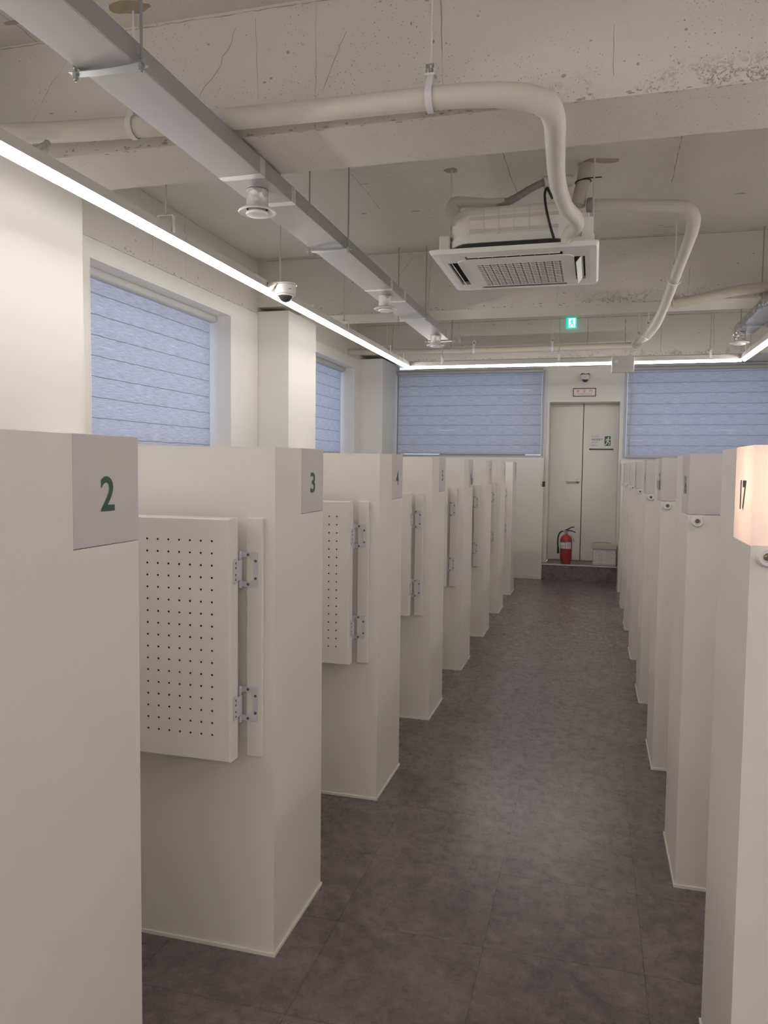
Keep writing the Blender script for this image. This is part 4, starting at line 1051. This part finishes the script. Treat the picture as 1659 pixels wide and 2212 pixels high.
# exit notice on the right door leaf
r = thing('exit_notice', (.1, 10.898, 1.845), 'white notice with green bar and running figure on the right door leaf', 'notice'); o = (.1, 10.898, 1.845)
MB().box(-.074, .270, 10.893, 10.8995, 1.722, 1.965, .002).build('board', 'paper', r, o)
fn = lambda u, v: (u, 10.8924, v)
mb = MB(); q = [(-.062, 1.736), (.255, 1.736), (.255, 1.758), (-.062, 1.758)]; mb.add([fn(*p) for p in q], [(0, 1, 2, 3)])
q = rounded([(.135, 1.795), (.215, 1.795), (.215, 1.925), (.135, 1.925)], .008); mb.add([fn(*p) for p in q], [tuple(range(len(q)))])
put_text(mb, '비상탈출구', fn, -.034, 1.866, .030, .145, .014); mb.build('green_print', 'green_print', r, o)
mb = MB()
put_text(mb, '이 문은', fn, -.034, 1.908, .027, .094); put_text(mb, '입니다.', fn, -.034, 1.830, .027, .085)
for k, wdt in enumerate((.078, .09)):
    z = 1.806 - k * .008; mb.add([fn(-.036, z), fn(-.036 + wdt, z), fn(-.036 + wdt, z + .0028), fn(-.036, z + .0028)], [(0, 1, 2, 3)])
mb.build('grey_print', 'ink', r, o)
mb = MB(); fn = lambda u, v: (u, 10.8918, v); stickman(mb, fn, .178, 1.855, .125); mb.build('pictogram', 'paper', r, o)

# fire extinguisher on the step
ex, ey, ez = -.325, 10.475, .2145
r = thing('fire_extinguisher', (ex, ey, ez), 'red fire extinguisher with black hose standing on the door step', 'fire extinguisher'); o = (ex, ey, ez)
MB().lathe([(.062, 0), (.064, .02), (.066, .045), (.077, .068), (.0775, .29), (.074, .33), (.060, .362), (.036, .382), (.020, .390), (.018, .402)], o, 'Z', 36).build('cylinder', 'red', r, o, smooth=50)
mb = MB(); N = 20; a0, a1 = math.radians(150), math.radians(375)
def arc_band(mb, a0, a1, z0, z1, rr, n=20):
    vs = []
    for k in range(n + 1):
        a = a0 + (a1 - a0) * k / n
        for z in (z0, z1): vs.append((ex + rr * math.cos(a), ey + rr * math.sin(a), ez + z))
    mb.add(vs, [(2 * k, 2 * k + 2, 2 * k + 3, 2 * k + 1) for k in range(n)])
arc_band(mb, math.radians(165), math.radians(325), .205, .292, .0783); mb.build('label_sheet', 'paper', r, o, smooth=60)
mb = MB(); arc_band(mb, math.radians(262), math.radians(267), .205, .292, .0788, 2); arc_band(mb, math.radians(185), math.radians(262), .283, .292, .0788, 8)
for k in range(7):
    a = 190 + k * 10; arc_band(mb, math.radians(a), math.radians(a + 6), .236, .246, .0788, 2)
    if k % 2: arc_band(mb, math.radians(a), math.radians(a + 5), .212, .225, .0788, 2)
for k in range(7): arc_band(mb, math.radians(278), math.radians(312), .225 + k * .008, .2275 + k * .008, .0788, 5)
mb.build('label_print', 'ink', r, o)
mb = MB().lathe([(.021, .400), (.021, .425), (.015, .43), (.015, .447)], o, 'Z', 18); mb.tube([(ex - .01, ey, ez + .43), (ex - .045, ey, ez + .432)], .012, 10); mb.build('valve', 'zinc', r, o, smooth=40)
mb = MB()
for zz in ((.430, .412, .458, .462),): pass
mb.tube([(ex - .018, ey, ez + .444), (ex + .02, ey, ez + .459), (ex + .065, ey, ez + .486), (ex + .104, ey, ez + .491)], [.008, .008, .007, .006], 8, res=5)
mb.tube([(ex + .01, ey, ez + .438), (ex + .055, ey, ez + .440), (ex + .09, ey, ez + .432), (ex + .115, ey, ez + .416)], [.007, .007, .0065, .006], 8, res=5)
mb.build('squeeze_handle', 'black_rubber', r, o, smooth=50)
MB().tube([(ex - .042, ey, ez + .432), (ex - .075, ey - .01, ez + .420), (ex - .100, ey - .02, ez + .375), (ex - .108, ey - .025, ez + .30), (ex - .104, ey - .025, ez + .22)], .0095, 10, res=6).build('hose', 'black_rubber', r, o, smooth=50)
MB().tube([(ex - .104, ey - .025, ez + .225), (ex - .102, ey - .025, ez + .20), (ex - .098, ey - .025, ez + .135)], [.011, .014, .016], 12).build('nozzle', 'black_rubber', r, o, smooth=50)
mb = MB(); mb.add([(ex + .055, ey - .055, ez + .40), (ex + .075, ey - .06, ez + .385), (ex + .112, ey - .05, ez + .325), (ex + .105, ey - .05, ez + .29), (ex + .08, ey - .065, ez + .31),
                   (ex + .055, ey - .053, ez + .40), (ex + .075, ey - .058, ez + .385), (ex + .112, ey - .048, ez + .325), (ex + .105, ey - .048, ez + .29), (ex + .08, ey - .063, ez + .31)],
                  [(0, 1, 2, 3, 4), (9, 8, 7, 6, 5)] + [(k, (k + 1) % 5, 5 + (k + 1) % 5, 5 + k) for k in range(5)])
mb.build('inspection_tag', 'grey_plastic', r, o)

# beige box with a printed notice beside the extinguisher
r = thing('storage_box', (.168, 10.47, .2145), 'beige lidded box with a printed notice on the door step', 'box'); o = (.168, 10.47, .2145)
x0, x1, y0, y1, z0 = .012, .322, 10.392, 10.54, .2145
MB().box(x0 + .006, x1 - .006, y0 + .006, y1 - .004, z0, z0 + .215, .004).build('body', 'box', r, o)
MB().box(x0 - .001, x1 + .001, y0, y1, z0 + .2155, z0 + .290, .006).build('lid', 'box', r, o)
MB().tube([(.03, 10.45, z0 + .290), (.07, 10.44, z0 + .300), (.16, 10.44, z0 + .304), (.23, 10.44, z0 + .298), (.25, 10.45, z0 + .290)], .004, 8, res=4).build('carry_strap', 'ink', r, o, smooth=50)
MB().box(.030, .302, y0 + .003, y0 + .0055, z0 + .022, z0 + .200).build('notice_sheet', 'paper', r, o)
fn = lambda u, v: (u, y0 + .0024, z0 + v)
mb = MB()
def strip(u0, u1, v0, v1): mb.add([fn(u0, v0), fn(u1, v0), fn(u1, v1), fn(u0, v1)], [(0, 1, 2, 3)])
strip(.062, .105, .186, .1905); strip(.175, .275, .186, .1905)
for k in range(9):
    v = .165 - k * .0145
    strip(.085, .165 - (k % 3) * .012, v, v + .0022); strip(.185, .282 - (k % 4) * .011, v, v + .0022)
for k in range(4): strip(.052, .066, .16 - k * .033, .168 - k * .033)
for a, b, c, d in ((.030, .302, .0225, .0237), (.030, .302, .198, .1993), (.030, .0313, .0225, .1993), (.3007, .302, .0225, .1993), (.035, .297, .178, .179)): strip(a, b, c, d)
mb.build('notice_print', 'ink', r, o)
mb = MB()
for k, ch in enumerate('완강기'): put_text(mb, ch, fn, .116 + k * .022, .184, .0105, .0105, .01)
mb.build('notice_heading', 'red_print', r, o)

# shrub glimpsed below the blind through the left end window
bm = bmesh.new(); bmesh.ops.create_icosphere(bm, subdivisions=5, radius=1)
for v in bm.verts:
    n = v.co.normalized(); k = 1 + .12 * math.sin(9 * n.x + 4 * n.z) * math.cos(7 * n.y) + random.uniform(-.09, .09)
    v.co = Vector((n.x * 1.25 * k, n.y * .30 * k, n.z * .80 * k))
mb = MB(); mb.bm(bm, Matrix.Translation((-1.75, 11.6, .90)))
tag(mb.build('shrub', 'leaf', None, (-1.75, 11.6, .9)), 'green shrub outside, seen under the blind left of the door', 'shrub')
